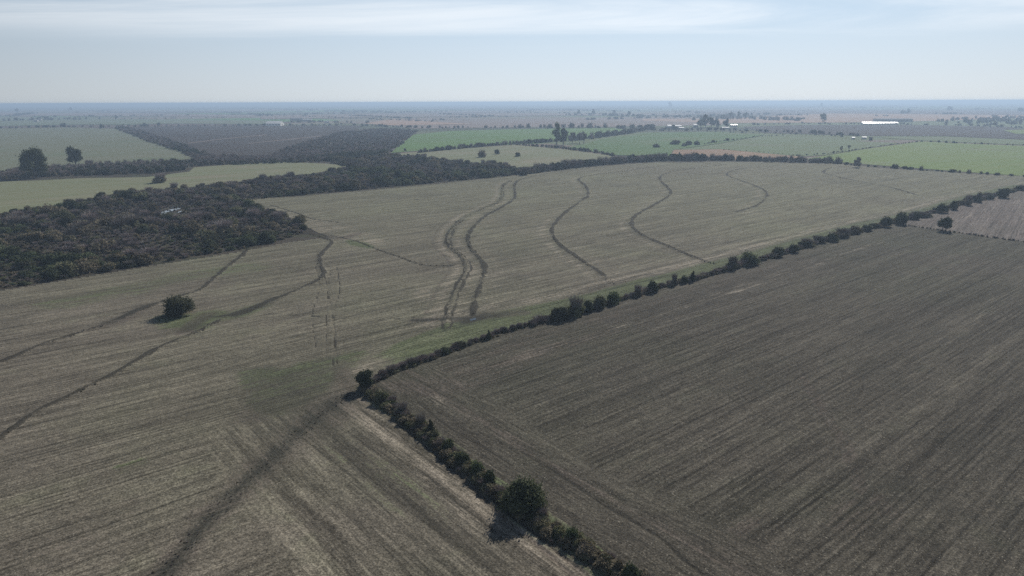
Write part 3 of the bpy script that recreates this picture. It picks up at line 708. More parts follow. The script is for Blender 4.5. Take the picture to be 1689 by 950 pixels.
FARM = [(1156,211,12,15,'leaf_olive','bushy tree at the left end of the tall clump by the white farm'),(1164,210,14,18,'leaf_dark','tallest tree of the clump right of the white farm roofs'),(1173,210,13,15,'leaf_dark','rounded tree in the middle of the clump right of the white farm roofs'),
        (1181,210,11,12,'leaf_dark','lowest tree at the right end of the clump by the white farm'),(1197,211,11,12,'leaf_dark','dense pointed tree standing alone right of the farm clump')]
for i, (x, y, w, h, k, l) in enumerate(FARM): T('farm_tree', x, y, w, h, l, 60 + i, n=1300, leaf=1.5, kind=k, trunk_h=.08, nblob=11, nlimb=4)
FAR = [(954,190,6,8,'blue hazed tree at the left of the far pair on the pale plain'),(979.5,190,8,9,'dense square topped tree right of the far pair on the pale plain'),(1013,190,5,9,'slim far tree at the left end of the second hazy clump'),(1037,191,8,7,'round far tree at the right of the second hazy clump'),
       (1357,203,16,16,'open crowned far tree left of the long white shed'),(1219,195,7,12,'tall pointed tree rising out of the far dark grove'),(1229,195,9,9,'rounded tree right of the pointed one in the far dark grove'),(1205,195,14,8,'broad tree at the left of the far dark grove'),(1193,196,10,6,'low tree at the left tip of the far dark grove'),
       (1498,187,7,8,'tall hazed tree above a far thicket on the right'),(1489,187,12,4,'low hazed thicket tree beside the tall one on the right'),(1567,182,9,5,'pale hazed grove tree near the horizon at the right'),(30,186,7,6,'hazed tree on the far plain at the left'),(117,183,4,6,'slim hazed tree on the skyline at the left'),
       (168,212,9,6,'round tree where the far left hedge meets the dark field'),(105,209,12,4,'low spreading tree on the hedge behind the far left field'),(192,196,6,5,'small round tree alone on the pale left plain'),(262,208,7,5,'tree behind the dark field, right of two'),(240,209,8,5,'tree behind the dark field, left of two'),
       (1683,184,12,5,'far hazed grove tree at the right edge'),(1105,176,9,6,'hazed tree clump top breaking the plain under the horizon'),(1355,176,4,6,'lone hazed tree under the horizon above the tan field'),(505,190,6,3,'low hazed tree behind the far sheds')]
for i, (x, y, w, h, l) in enumerate(FAR): T('distant_tree', x, y, w, h, l, 80 + i, n=500, leaf=metres(x, y, .9), kind='leaf_dark', trunk_h=.1, nblob=8, nlimb=3)

# --- the long hedge running away to the right
NE = [(925,528,34,28,'dark','broad dark thicket beginning the tall part of the long hedge'),(950,520,38,34,'mixed','tall twiggy bush topping the thickest part of the long hedge'),(972,514,24,22,'dark','dark bush at the right of the thickest part of the long hedge'),
 (990,508,26,24,'dark','rounded dark bush halfway along the near part of the long hedge'),(1012,501,28,24,'olive','olive bush with a rounded crown before the gap in the long hedge'),(1052,488,22,20,'mixed','grey twiggy bush, first after the low gap in the long hedge'),(1076,481,24,22,'dark','dark round bush between two twiggy ones in the long hedge'),
 (1112,470,18,20,'mixed','twiggy bush left of the two pointed bushes'),(1128,467,16,16,'dark','low bush touching the pointed bush of the long hedge'),(1142,464,16,17,'spire','pointed dark bush standing tallest before a break in the long hedge'),
 (1208,443,28,22,'mixed','pale twiggy bush at the left of the double thicket in the long hedge'),(1236,436,30,24,'olive','greenish double bush, right half of the double thicket'),(1282,422,26,18,'dark','dark bush starting the third thicket of the long hedge'),(1308,415,22,15,'dark','lower dark bush ending the third thicket'),
 (1372,397,22,15,'dark','dark bush starting the fourth thicket of the long hedge'),(1392,391,18,13,'mixed','twiggy bush in the fourth thicket of the long hedge'),(1430,380,22,11,'dark','low dark bush before the round pair at the fence junction'),
 (1462,373,22,18,'dark','round dark bush, left of the pair where the fence joins the hedge'),(1486,369,28,23,'dark','biggest round bush where the fence joins the hedge'),(1511,361,18,14,'dark','round bush just right of the fence junction'),(1530,357,16,9,'mixed','low grey bush beyond the fence junction'),
 (1553,350,20,17,'dark','dark bush starting the last thicket beside the brown field'),(1573,345,18,17,'dark','dark bush in the middle of the last thicket beside the brown field'),(1597,338,16,18,'mixed','spiky twiggy bush in the last thicket beside the brown field'),(1614,333,14,17,'mixed','narrow twiggy bush after the last thicket'),
 (1632,329,16,9,'dark','low bush left of the large round one by the right edge'),(1654,326,26,19,'dark','large round dark bush near the right edge beside the brown field'),(1686,314,16,10,'dark','dark bush of the long hedge at the very right edge')]
for x, y, w, h, k, l in NE:
    g = G(x, y); bush('hedge_bush', g[0], g[1], metres(x, y, w), metres(x, y, h) * 1.02, k, l)
def along(L, step, seed, jit=.5):
    rs = np.random.RandomState(seed); seg = np.linalg.norm(np.diff(L, axis=0), axis=1); cum = np.r_[0, np.cumsum(seg)]
    t = np.arange(0, cum[-1], step) + rs.rand(int(math.ceil(cum[-1] / step))) * step * .6
    return np.stack([np.interp(t, cum, L[:, 0]), np.interp(t, cum, L[:, 1])], -1) + (rs.rand(len(t), 2) - .5) * jit, t / cum[-1]
P, tt = along(smooth_line(HEDGE_NE[:23]), 2.6, 3, .7)
for i, ((x, y), t) in enumerate(zip(P, tt)):
    if t < .01 or float(vnoise(np.array([x]), np.array([y]), 11, 31)[0]) < .27: continue
    hi = .8 + .8 * t + rnd.random() ** 2 * 1.8
    if t < .17: hi *= .7
    elif rnd.random() < .2: hi *= 1.35
    bush('hedge_bush', x, y, hi * rnd.uniform(1.7, 2.8), hi, rnd.choice(['dark', 'dark', 'mixed', 'mixed', 'bare', 'scrub']), ('low scrubby bush in the thin start of the long hedge right of the corner tree' if t < .17 else 'low scrubby bush filling the long hedge between its near thickets' if t < .45 else 'low scrubby bush filling the far part of the long hedge beside the brown field'), group='low bushes of the long hedge')
for x, y, w, h, k, l in [(736,583,26,13,'dark','low black bush, leftmost thicker clump of the thin hedge start'),(760,573,26,13,'dark','rounded clump right of the leftmost one on the thin hedge'),(806,560,14,16,'spire','small pointed bush on the thin hedge below the white puddle'),(880,539,18,10,'mixed','low grey clump before the thickest part of the long hedge')]:
    g = G(x, y); bush('hedge_bush', g[0], g[1], metres(x, y, w), metres(x, y, h), k, l)
# --- the hedge in the foreground
FG = [(632,664,26,26,'scrub','brownish bush just below the corner tree'),(622,655,16,12,'mixed','small grey bush touching the corner tree'),(664,684,30,24,'mixed','twiggy bush below the little rust coloured one'),(694,704,30,24,'mixed','purplish twiggy bush left of the small pointed one'),
 (711,716,20,26,'spire','small pointed dark bush in the upper foreground hedge'),(716,727,26,22,'dark','dark bush under the small pointed one'),(738,744,30,26,'olive','olive bush in the middle of the foreground hedge'),(762,766,30,26,'dark','dark bush whose shadow reaches the rutted track'),
 (786,783,30,30,'olive','olive green bush two before the largest foreground tree'),(808,800,32,32,'dark','dark bush leaning on the left of the largest foreground tree'),(896,858,24,24,'mixed','low twiggy bush at the right foot of the largest foreground tree'),(918,875,26,18,'scrub','small brown bush right of the largest foreground tree'),
 (944,893,34,30,'olive','rounded olive bush alone after the largest foreground tree'),(972,910,26,20,'scrub','low scrub bush in the lower foreground hedge'),(1000,930,30,22,'dark','dark bush left of the tall one at the bottom edge'),(1020,944,24,26,'scrub','brownish bush hugging the tall one at the bottom edge'),(1040,960,40,44,'dark','tall narrow dark bush at the bottom edge of the foreground hedge')]
for x, y, w, h, k, l in FG:
    g = G(x, y); bush('hedge_bush', g[0], g[1], metres(x, y, w), metres(x, y, h), k, l)
g = G(648, 668); bush('rust_bush', g[0], g[1], metres(648, 668, 9), metres(648, 668, 10), 'rust', 'tiny rust orange bush in the foreground hedge near the corner tree')
P, tt = along(smooth_line(HEDGE_FG), 1.15, 8, .9)
for i, ((x, y), t) in enumerate(zip(P, tt)):
    if t < .01 or float(vnoise(np.array([x]), np.array([y]), 5, 32)[0]) < .25: continue
    hi = .5 + 1.2 * rnd.random() ** 2; bush('hedge_bush', x, y, hi * rnd.uniform(1.5, 2.6), hi, rnd.choice(['dark', 'mixed', 'scrub', 'bare', 'mixed']), ('low tangled bush in the foreground hedge between the corner tree and its largest tree' if y > float(G(862, 846)[1]) else 'low tangled bush in the foreground hedge below its largest tree'), group='low bushes of the foreground hedge')

# --- lone bushes in the distance
LONE = [(265,301,32,17,'mixed','round grey bush alone on the pale strip at the left'),(795,259,22,13,'mixed','larger round bush, left of three on the pale field'),(820,254,10,9,'dark','middle bush of three on the pale field'),(854,258,12,8,'dark','dark bush, right of three on the pale field'),
 (1082,243,14,7,'dark','dark bush left of the little group by the red grass'),(1114,238,20,9,'dark','broad dark bush in the group by the red grass'),(1128,241,12,6,'mixed','low bush under the broad one by the red grass'),(1136,239,14,8,'dark','round bush right of centre in the group by the red grass'),(1149,239,12,8,'dark','rightmost bush of the group by the red grass'),
 (1176,235,9,5,'dark','small bush on the boundary between two green fields'),(1200,232,9,5,'dark','small dark bush farther along the boundary of two green fields'),(1375,253,5,5,'bare','tiny bare bush left of two young trees'),(668,249,5,6,'dark','small bush at the left tip of the vivid green field'),(148,275,14,13,'bare','bare bush right of the leaning tall tree')]
for x, y, w, h, k, l in LONE:
    g = G(x, y); bush('lone_bush', g[0], g[1], metres(x, y, w), metres(x, y, h), k, l, small=metres(x, y, 1) > .6)

# --- hedge behind the terraced field
P, tt = along(smooth_line([(862,288),(900,281),(1000,270),(1080,265),(1160,264),(1240,265),(1310,267),(1375,269)]), 2.7, 12, 9)
for (x, y), t in zip(P, tt):
    h = rnd.uniform(3.8, 7.5) * (1.1 if t < .7 else .95); bush('thorn_bush', x, y, h * rnd.uniform(1.1, 1.6), h, rnd.choice(['dark', 'mixed', 'bare', 'bare', 'mixed', 'dark']), 'purplish thorn bush in the thick hedge closing the back of the terraced field', group='thorn bushes behind the terraced field', small=True)
P, tt = along(smooth_line([(1375,269),(1420,274),(1470,277),(1540,282),(1620,287),(1700,291.5)]), 6.0, 13, 2)
for (x, y), t in zip(P, tt):
    h = rnd.choice([1.4, 2, 2.5, 3.4]) * rnd.uniform(.8, 1.2); bush('thorn_bush', x, y, h * rnd.uniform(1.3, 2.2), h, rnd.choice(['dark', 'dark', 'mixed']), 'small dark bush in the gappy hedge under the lime green field', group='bushes of the gappy hedge under the lime field', small=True)

# (its tangled lower growth is added with the other masses)
# --- scrub wood at the left: nearest 300 bushes one by one, the rest one mass
WOOD_A = [(-240,540),(-100,500),(0,476),(120,456),(250,434),(390,412),(440,402),(500,384),(508,374),(455,352),(385,335),(400,330),(440,326),(620,310),(740,299),(835,290),(870,286),(860,278),(840,274),(760,268),(690,260),(650,257),(600,262),(545,264),(545,270),(592,276),(562,280),(500,291),(420,299),(340,307),(290,314),(215,321),(150,330),(60,346),(0,354),(-240,380)]
pts = scatter(WOOD_A, 4.1, 4)
pond = G(282, 347); pn = pond / np.linalg.norm(pond); rel = pts - pond; ra = rel @ pn; la = rel @ np.array([pn[1], -pn[0]]); keep = np.hypot(la / 8.5, (ra + 9) / 24) > 1; pts = pts[keep]
v_ = np.stack([pts[:, 0], pts[:, 1], np.full(len(pts), -CAMH)], -1) @ M3
sx = CX + FPX * v_[:, 0] / -v_[:, 2]
order = np.argsort(np.hypot(pts[:, 0], pts[:, 1]) + np.where((sx < 0), 500, 0))
pts = pts[order]; gap = fbm(pts[:, 0], pts[:, 1], 17, 201, 3); pts = pts[gap < .69]
hmod = .55 + 1.1 * sstep(.3, .7, fbm(pts[:, 0], pts[:, 1], 13, 202, 2)); near, rest = pts[:235], pts[235:]
WL = {'dark': 'dense dark green scrub bush at the near edge of the left thicket', 'scrub': 'olive brown scrub bush at the near edge of the left thicket', 'mixed': 'twiggy grey topped bush at the near edge of the left thicket', 'bare': 'leafless grey bush at the near edge of the left thicket', 'olive': 'lighter green scrub bush at the near edge of the left thicket'}
def pick(x, y, r):
    q = float(fbm(np.array([x]), np.array([y]), 40, 61, 3)[0]) + r.uniform(-.12, .12)
    return 'olive' if q < .34 else 'dark' if q < .41 else 'scrub' if q < .53 else 'mixed' if q < .62 else 'bare'
for (x, y), hm in zip(near, hmod):
    k = pick(x, y, rnd); h = (1.0 + 2.4 * rnd.random() ** 1.6) * hm; bush('scrub_bush', x, y, 2.0 + h * rnd.uniform(1.0, 1.7), h, k, WL[k], group='scrub bushes along the near edge of the left thicket', z=-.2)
# masses of bushes: points that carry existing bush meshes
def mass(name, P, H, label_kind, srcs, seed, z=-.2, wr=(1.0, 1.5)):
    rs = np.random.RandomState(seed); n = len(P); H = np.broadcast_to(H, (n,)) * (.65 + .7 * rs.rand(n))
    me = bpy.data.meshes.new(name); me.vertices.add(n); me.vertices.foreach_set('co', np.c_[P, np.full(n, z)].astype(np.float32).ravel())
    W = H * (wr[0] + (wr[1] - wr[0]) * rs.rand(n)) / 2
    for an, dat in (('s', np.c_[W, W, H]), ('r', np.c_[np.zeros(n), np.zeros(n), rs.rand(n) * 6.28])):
        a = me.attributes.new(an, 'FLOAT_VECTOR', 'POINT'); a.data.foreach_set('vector', dat.astype(np.float32).ravel())
    q = fbm(P[:, 0], P[:, 1], 40 if label_kind == 'near' else 120, 61, 3) + rs.uniform(-.13, .13, n)
    idx = np.clip(((q - .3) / .4 * len(srcs)), 0, len(srcs) - 1).astype(np.int32)
    a = me.attributes.new('i', 'INT', 'POINT'); a.data.foreach_set('value', idx)
    o = link(name, me); tag(o, kind='stuff')
    ng = bpy.data.node_groups.new(name, 'GeometryNodeTree')
    ng.interface.new_socket('Geometry', in_out='INPUT', socket_type='NodeSocketGeometry'); ng.interface.new_socket('Geometry', in_out='OUTPUT', socket_type='NodeSocketGeometry')
    nn, ll = ng.nodes, ng.links; gi = nn.new('NodeGroupInput'); go = nn.new('NodeGroupOutput')
    jo = nn.new('GeometryNodeJoinGeometry')
    def at(name_, t):
        a_ = nn.new('GeometryNodeInputNamedAttribute'); a_.data_type = t; a_.inputs['Name'].default_value = name_; return a_.outputs[0]
    for i, so in enumerate(srcs):
        oi = nn.new('GeometryNodeObjectInfo'); oi.transform_space = 'ORIGINAL'; oi.inputs['Object'].default_value = so; oi.inputs['As Instance'].default_value = True
        cp = nn.new('FunctionNodeCompare'); cp.data_type = 'INT'; cp.operation = 'EQUAL'; ll.new(at('i', 'INT'), cp.inputs[2]); cp.inputs[3].default_value = i
        ip = nn.new('GeometryNodeInstanceOnPoints'); ll.new(gi.outputs[0], ip.inputs['Points']); ll.new(cp.outputs[0], ip.inputs['Selection'])
        ll.new(oi.outputs['Geometry'], ip.inputs['Instance']); ll.new(at('s', 'FLOAT_VECTOR'), ip.inputs['Scale']); ll.new(at('r', 'FLOAT_VECTOR'), ip.inputs['Rotation'])
        ll.new(ip.outputs[0], jo.inputs[0])
    ll.new(jo.outputs[0], go.inputs[0])
    md = o.modifiers.new('scatter', 'NODES'); md.node_group = ng; return o
def find(mesh_prefix, k=1):
    out = []; seen = set()
    for ob in COL.objects:
        if ob.type == 'MESH' and ob.data.name.startswith(mesh_prefix) and ob.data.name not in seen:
            seen.add(ob.data.name); out.append(ob)
            if len(out) >= k: break
    return out
S_NEAR = find('olive_bush', 1) + find('dark_bush', 2) + find('scrub_bush', 4) + find('mixed_bush', 3) + find('bare_bush', 2) + find('scrub_bush', 1)
S_FAR = find('far_dark_bush', 3) + find('far_mixed_bush', 3) + find('far_bare_bush', 2)
dr = np.hypot(rest[:, 0], rest[:, 1])
hr = np.random.RandomState(9).rand(len(rest)) ** 1.8; mass('scrub_thicket', rest, (1.1 + 2.2 * hr) * hmod[235:] + (dr > 330) * .5, 'near', S_NEAR, 3, wr=(1.5, 2.5))
ptu = scatter(WOOD_A, 2.9, 44); ru = (ptu - pond) @ pn; lu = (ptu - pond) @ np.array([pn[1], -pn[0]]); ptu = ptu[np.hypot(lu / 8, (ru + 5) / 16) > 1]
mass('scrub_thicket', ptu, .95, 'near', find('mixed_bush', 2) + find('scrub_bush', 2) + find('bare_bush', 3), 45, wr=(1.8, 3.2))
# patch of bushes and dark hedge on the left middle distance
ptsb = np.vstack([scatter([(-60,300),(0,296),(60,292),(130,290),(250,286),(310,280),(312,272),(290,267),(230,270),(180,272),(120,277),(60,280),(0,286),(-60,290)], 5, 6), scatter([(316,276),(330,273),(440,270),(540,266),(560,262),(640,260),(640,250),(560,257),(440,262),(330,266),(312,268)], 5.5, 7)])
mass('scrub_hedgerow', ptsb, 4.2, 'far', S_FAR[:5], 5, wr=(1.2, 1.8))
ptsc = np.vstack([scatter([(190,212),(200,209),(230,216),(300,240),(345,258),(440,262),(440,266),(330,268),(300,252),(240,233)], 8, 9)])
mass('scrub_hedgerow', ptsc, 4.5, 'far', S_FAR, 6, wr=(1.2, 2))
sheet('scrub_ground', [(330,263.5),(440,257.5),(480,243),(530,228),(560,218),(640,211.5),(690,215.5),(682,221),(655,245),(645,254),(560,258),(440,264)], field_mat('scrub_floor_bare', (.085, .072, .064), (.11, .092, .082), ROW, (.07, .066, .05), amount=.2, patch=.03), -.1)
ptsd = scatter([(330,264),(440,258),(480,243),(530,228),(560,218),(640,212),(690,216),(682,221),(655,245),(645,254),(560,258),(440,264)], 8, 10)
ptsd = ptsd[fbm(ptsd[:, 0], ptsd[:, 1], 60, 301, 3) < .68]
mass('scrub_thicket', ptsd, 3.2, 'far', S_FAR[3:], 7, wr=(1.8, 3.0))
def hedgerow(pts, h, step, seed, jit=3, srcs=None, name='far_hedgerow'):
    P, t = along(GP(pts), step, seed, jit); mass(name, P, h, 'far', srcs or S_FAR, seed, wr=(1.2, 2.2))
hedgerow([(862,286),(900,280),(1000,269),(1080,264),(1160,263),(1240,264),(1310,266),(1385,269)], 3.6, 1.8, 20, 16, S_FAR[3:] , 'hedge_undergrowth')
hedgerow([(690,252),(750,246),(800,241),(850,237.5),(900,234.5),(930,232)], 5, 5, 21)
hedgerow([(850,238.5),(880,241),(930,245.5),(980,251),(1012,257)], 3.6, 5, 22)
hedgerow([(930,233),(975,228),(1000,225),(1030,221),(1052,217),(1060,215)], 8, 9, 23, 12)
hedgerow([(1310,257),(1360,254),(1420,246),(1480,237.5),(1520,233.5)], 1.4, 7, 24, 2)
hedgerow([(1190,246.5),(1250,250),(1310,256)], 1.2, 8, 25, 2)
hedgerow([(1520,233.5),(1600,237),(1700,240.8),(1900,247)], 2.6, 9, 26, 3)
hedgerow([(1160,238),(1200,232),(1250,225.5),(1290,223)], 2.0, 10, 27, 4)
hedgerow([(860,211),(900,211),(950,210.5),(1050,212),(1110,214)], 9, 12, 28, 45)
hedgerow([(1060,213),(1100,216),(1180,214),(1260,217),(1330,219),(1420,224)], 5, 9, 29, 20)
hedgerow([(1160,217),(1260,220),(1340,222),(1400,226)], 3, 12, 30, 6)
hedgerow([(1240,206),(1330,204),(1420,205),(1500,205.5),(1600,207),(1700,212)], 4.5, 9, 31, 40)
hedgerow([(1590,201),(1640,196),(1700,193)], 8, 12, 32, 200)
hedgerow([(1600,206),(1650,200),(1700,198)], 8, 11, 33, 160)
hedgerow([(-50,213),(60,210),(150,209.5),(240,208.5),(330,208),(440,207),(560,207)], 5, 10, 34, 12)
hedgerow([(-20,214),(60,213),(150,211.5)], 1.6, 12, 35, 3)
hedgerow([(40,199),(60,198),(90,197.5),(140,197)], 10, 9, 36, 110)
hedgerow([(560,206),(640,209),(700,211),(860,210.5)], 5, 12, 37, 30)
hedgerow([(470,203),(520,201),(560,202),(600,203)], 6, 16, 38, 90)
hedgerow([(1160,198),(1200,196),(1250,196),(1300,199)], 10, 11, 39, 90)
hedgerow([(930,190),(960,190.3),(1000,190),(1050,193)], 10, 20, 40, 70)
# scattered trees and tree lines of the plain beyond
rs = np.random.RandomState(77); FT = []; FH = []
for i in range(110):
    yy = 171.5 + 24 * rs.rand() ** 1.6; xx = -150 + 2000 * rs.rand(); a, b = G(xx, yy)
    L = rs.uniform(150, 1600) * (1 if rs.rand() < .7 else .15); ang = ROW + (0 if rs.rand() < .3 else 1.57) + rs.normal() * .12
    n = int(max(3, min(60, L / 18))); t = (rs.rand(n) - .5) * L
    if math.hypot(a, b) > 20000: continue
    FT.append(np.stack([a + math.sin(ang) * t + rs.normal(size=n) * 12, b + math.cos(ang) * t + rs.normal(size=n) * 12], -1)); FH.append(np.full(n, rs.uniform(3, 8)))
FT = np.vstack(FT); FH = np.concatenate(FH); ok = (np.hypot(FT[:, 0], FT[:, 1]) > 1900)
mass('distant_woods', FT[ok], FH[ok], 'far', S_FAR[:5], 41, wr=(1.4, 3.2))

# --- weeds on the terrace banks and verges
def weeds(name, paths, seed, srcs):
    P = np.vstack([along(L, st, seed + i, w)[0] for i, (L, st, w) in enumerate(paths)])
    return mass(name, P, hh, 'near', srcs, seed, z=.0, wr=(1.6, 3.0))
hh = .26
S_W = find('scrub_bush', 2) + find('mixed_bush', 1)
weeds('bank_weeds', [(lines_g[k], .5 if k not in ('T6', 'T7') else 1.6, WID[k] * 2) for k in LINE] + [(smooth_line(MINOR[k][0]), 1.6, .6) for k in ('m1', 'm2')], 91, S_W)
hh = .17
sw = smooth_line([(575,650),(540,675),(500,708),(470,735),(435,770),(400,800),(370,832),(340,862),(305,905),(262,955)])
weeds('hollow_weeds', [(sw, .3, 2.6)], 95, S_W)
hh = .5
weeds('verge_weeds', [(smooth_line(HEDGE_NE[:23]), .7, 2.2), (smooth_line(HEDGE_FG), .35, 2.6), (smooth_line(FENCE), 1.0, .8)], 97, S_W)
hh = 1.1
weeds('hedge_undergrowth', [(smooth_line(HEDGE_NE[:23]), .55, 1.5), (smooth_line(HEDGE_FG), .3, 1.9)], 98, find('mixed_bush', 3) + find('bare_bush', 2) + find('scrub_bush', 2))
hh = .4
weeds('pond_reeds', [(smooth_line([(262,352),(275,346),(284,350),(296,345),(300,341),(275,340)]), 1.6, 5)], 99, S_W)

# ---------------------------------------------------------------- fence at the right
def boxm(x0, y0, z0, x1, y1, z1):
    V = np.array([(x, y, z) for z in (z0, z1) for y in (y0, y1) for x in (x0, x1)], float)
    return V, np.array([(0, 2, 3, 1), (4, 5, 7, 6), (0, 1, 5, 4), (2, 6, 7, 3), (0, 4, 6, 2), (1, 3, 7, 5)])
fr = bpy.data.objects.new('wire_fence', None); COL.objects.link(fr)
tag(fr, 'thin wire fence on wooden posts dividing the brown field from the dark stubble at right', 'fence')
fp, ft = along(GP(FENCE[:4]), 8.0, 5, .1); pm = joinmesh('post', [boxm(-.07, -.07, -.3, .07, .07, 1.35)], [MT['post']], [0])
for x, y in fp: link('post', pm, fr, (x, y, 0))
for zz in (.4, .8, 1.2):
    pw = [tube([(fp[i][0], fp[i][1], zz), (fp[i+1][0], fp[i+1][1], zz)], [.012, .012], 3) for i in range(len(fp) - 1)]
    link('wire', joinmesh('wire', pw, [MT['steel']], [0] * len(pw)), fr)

# ---------------------------------------------------------------- far buildings
def shed(name, px, py, L, W, H, pitch, rz, roofm, wallm, label, cat='shed', nwin=4, door=True, group=None):
    g = G(px, py); root = bpy.data.objects.new(name, None); COL.objects.link(root); root.location = (g[0], g[1], -.3); root.rotation_euler = (0, 0, rz)
    tag(root, label, cat, group); rise = W / 2 * math.tan(R(pitch)); z0 = 0; H = H + .3
    a, b = L / 2, W / 2
    V = [(-a,-b,z0),(a,-b,z0),(a,b,z0),(-a,b,z0),(-a,-b,H),(a,-b,H),(a,b,H),(-a,b,H),(-a,0,H+rise),(a,0,H+rise)]
    link('wall', mesh_np('wall', V, [(0,1,5,4),(2,3,7,6),(1,2,6,9,5),(3,0,4,8,7)], MT[wallm]), root)
    e = .6; t = .18; dz = e * math.tan(R(pitch))
    for s in (-1, 1):
        Vr = [(-a-e, s*(b+e), H-dz+.03), (a+e, s*(b+e), H-dz+.03), (a+e, 0, H+rise+.03), (-a-e, 0, H+rise+.03)]; Vr += [(x, y, z + t) for x, y, z in Vr]
        link('roof', mesh_np('roof', Vr, [(0,1,2,3),(4,5,6,7),(0,1,5,4),(1,2,6,5),(2,3,7,6),(3,0,4,7)], MT[roofm]), root)
    for i in range(nwin):
        x = -a + L * (i + .5) / nwin
        link('window', joinmesh('window', [boxm(x - L / nwin * .25, -b - .06, H * .45, x + L / nwin * .25, -b - .003, H * .8)], [MT['dark']], [0]), root)
    if door: link('door', joinmesh('door', [boxm(a + .003, -min(1.6, b * .5), .05, a + .09, min(1.6, b * .5), H * .75)], [MT['dark']], [0]), root)
    return root
def m_at(x, y, w): return metres(x, y, w)
shed('poultry_shed', 1450, 205.0, m_at(1450,205,57), 16, 3, 15, R(-1), 'glint_roof', 'wall_white', 'long low shed whose white metal roof glares in the sun', nwin=12)
shed('poultry_shed', 1472, 201.0, m_at(1472,201,58), 24, 7, 10, R(-1), 'grey_roof', 'wall_grey', 'long grey shed right behind the glaring white one', nwin=10)
shed('farm_building', 1112, 211.0, m_at(1112,211,22), 14, 4, 15, R(-4), 'white_roof', 'wall_white', 'longest white roofed farm building in the middle distance', 'farm building', 5)
shed('farm_building', 1103, 210.5, m_at(1103,210.5,6), 9, 5, 15, R(-4), 'white_roof', 'wall_white', 'small white roofed house left of the longest farm building', 'house', 2)
shed('farm_building', 1123, 213.2, m_at(1123,213,8), 8, 3, 14, R(8), 'white_roof', 'wall_grey', 'low white roofed lean building just below the longest farm building', 'farm building', 2)
shed('farm_building', 1147, 210.0, m_at(1147,210,7), 12, 5, 18, R(-4), 'white_roof', 'wall_white', 'white gabled house at the left foot of the farm trees', 'house', 2)
shed('farm_building', 1196, 212.0, m_at(1196,212,11), 8, 2.2, 12, R(-3), 'white_roof', 'wall_white', 'thin white roofed shed below the pointed farm tree', 'shed', 3)
shed('farm_building', 1210, 209.0, m_at(1210,209,10), 9, 4, 15, R(-3), 'cream', 'wall_white', 'cream building right of the pointed farm tree', 'house', 3)
shed('small_house', 1407, 229.3, m_at(1407,229,4), 5, 2.2, 16, R(-12), 'white_roof', 'wall_white', 'white roofed cottage on the left of the small farm at the green field edge', 'house', 2)
shed('small_house', 1425, 229.0, m_at(1425,229,6), 5, 2.4, 16, R(-8), 'white_roof', 'wall_white', 'white roofed cottage on the right of the small farm at the green field edge', 'house', 2)
shed('small_house', 1436, 231.0, m_at(1436,231,3), 5, 4, 10, R(0), 'grey_roof', 'dark', 'small dark hut right of the two white cottages', 'hut', 0)
shed('warehouse', 454, 207.5, m_at(454,207,23), 34, 6, 17, R(3), 'cream', 'cream', 'bright cream roofed warehouse far off beside the mast at the left', 'warehouse', 5)
shed('long_barn', 490, 199.5, m_at(490,199,20), 24, 7, 12, R(12), 'grey_roof', 'wall_grey', 'grey roofed barn right of the thin mast', 'barn', 4)
shed('long_barn', 507, 200.0, m_at(507,200,14), 14, 5, 12, R(5), 'white_roof', 'wall_grey', 'pale roofed barn farther right of the thin mast', 'barn', 4)
shed('long_barn', 540, 202.5, m_at(540,202,8), 12, 4, 12, R(5), 'white_roof', 'wall_white', 'small pale barn at the right end of the far village', 'barn', 2)
shed('small_house', 60, 201.0, m_at(60,201,6), 10, 5, 16, R(10), 'white_roof', 'wall_white', 'white house before the hazy grove at the far left', 'house', 2)
shed('small_house', 67, 199.0, m_at(67,199,4), 10, 5, 16, R(10), 'white_roof', 'wall_white', 'smaller white house behind the one at the far left grove', 'house', 2)
shed('distant_shed', 1148, 175.3, m_at(1148,175.3,6), 20, 10, 12, 0, 'white_roof', 'wall_white', 'pale hazed shed close under the horizon right of centre', 'shed', 0, False)
shed('distant_shed', 781, 189.8, m_at(781,189.8,4), 14, 7, 12, 0, 'white_roof', 'wall_white', 'tiny white building on the empty far plain near the centre', 'shed', 0, False)
shed('distant_shed', 1045, 176.5, m_at(1045,176.5,7), 20, 10, 12, 0, 'white_roof', 'wall_white', 'pale hazed building under the horizon above the dense square tree', 'shed', 0, False)
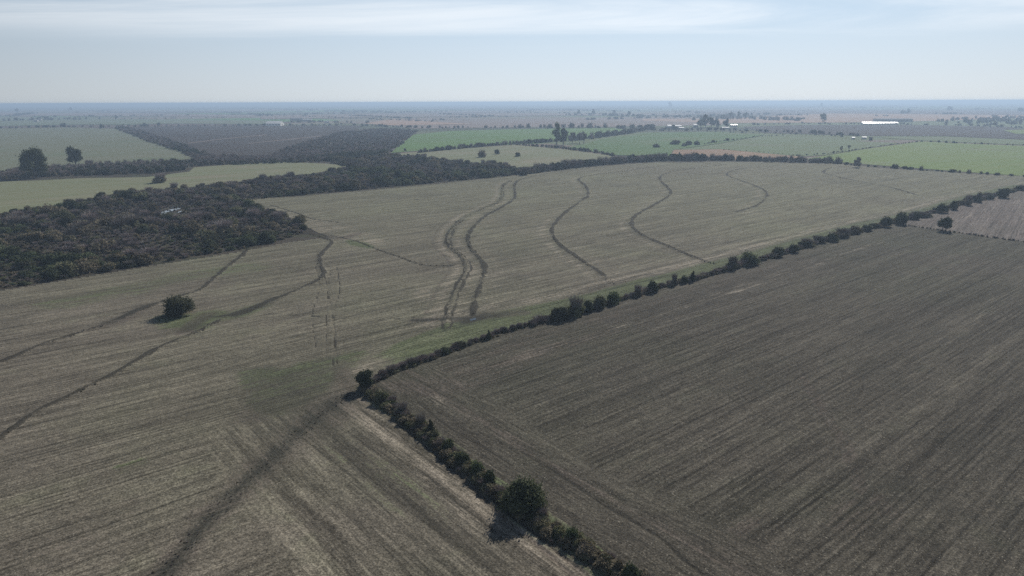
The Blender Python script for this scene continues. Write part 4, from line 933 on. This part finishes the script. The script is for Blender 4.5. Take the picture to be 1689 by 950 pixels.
# thin mast by the warehouse
g = G(480, 206); ms = bpy.data.objects.new('mast', None); COL.objects.link(ms); ms.location = (g[0], g[1], -.3)
tag(ms, 'thin dark mast with a small head between the cream warehouse and the barns', 'mast')
H_ = metres(480, 206, 12); lat = []
for a in range(3):
    c, s = math.cos(a * 2.09), math.sin(a * 2.09); lat.append(tube([(c*1.2, s*1.2, 0), (c*.5, s*.5, H_)], [.14, .1], 4))
for k in range(9):
    for a in range(3):
        z1, z2 = H_ * k / 9, H_ * (k + 1) / 9; q1, q2 = 1.2 - .7 * k / 9, 1.2 - .7 * (k + 1) / 9
        lat.append(tube([(math.cos(a*2.09)*q1, math.sin(a*2.09)*q1, z1), (math.cos((a+1)*2.09)*q2, math.sin((a+1)*2.09)*q2, z2)], [.07, .07], 3))
link('lattice', joinmesh('lattice', lat, [MT['steel']], [0] * len(lat)), ms)
link('platform', joinmesh('platform', [boxm(-1.4, -1.4, H_ * .9, 1.4, 1.4, H_ * .9 + 1.2)], [MT['steel']], [0]), ms)
# water tower breaking the horizon
g = G(842, 171.2); wt = bpy.data.objects.new('water_tower', None); COL.objects.link(wt); wt.location = (g[0], g[1], -.3)
tag(wt, 'tiny hazed water tower breaking the horizon at the centre', 'water tower')
s_ = metres(842, 171.2, 1)
link('tower_leg', joinmesh('tower_leg', [tube([(0, 0, 0), (0, 0, s_ * 3)], [s_ * .35, s_ * .3], 8)], [MT['wall_grey']], [0]), wt)
link('tank', joinmesh('tank', [tube([(0, 0, s_ * 2.8), (0, 0, s_ * 3.1), (0, 0, s_ * 4.1), (0, 0, s_ * 4.4)], [s_ * .4, s_ * .8, s_ * .8, s_ * .2], 10)], [MT['wall_grey']], [0]), wt)

# ---------------------------------------------------------------- air
hv, hf = boxm(-44000, -44000, -1.6, 44000, 44000, 58.0)
hm = bpy.data.materials.new('haze'); hm.use_nodes = True; hm.node_tree.nodes.clear()
ho = hm.node_tree.nodes.new('ShaderNodeOutputMaterial'); hp = hm.node_tree.nodes.new('ShaderNodeVolumePrincipled')
hp.inputs['Color'].default_value = (*HAZE_COLOR, 1); hp.inputs['Density'].default_value = HAZE_DENSITY; hp.inputs['Anisotropy'].default_value = 0.25
hm.node_tree.links.new(hp.outputs[0], ho.inputs['Volume'])
tag(link('haze', joinmesh('haze', [(hv, hf)], [hm], [0])), kind='stuff')
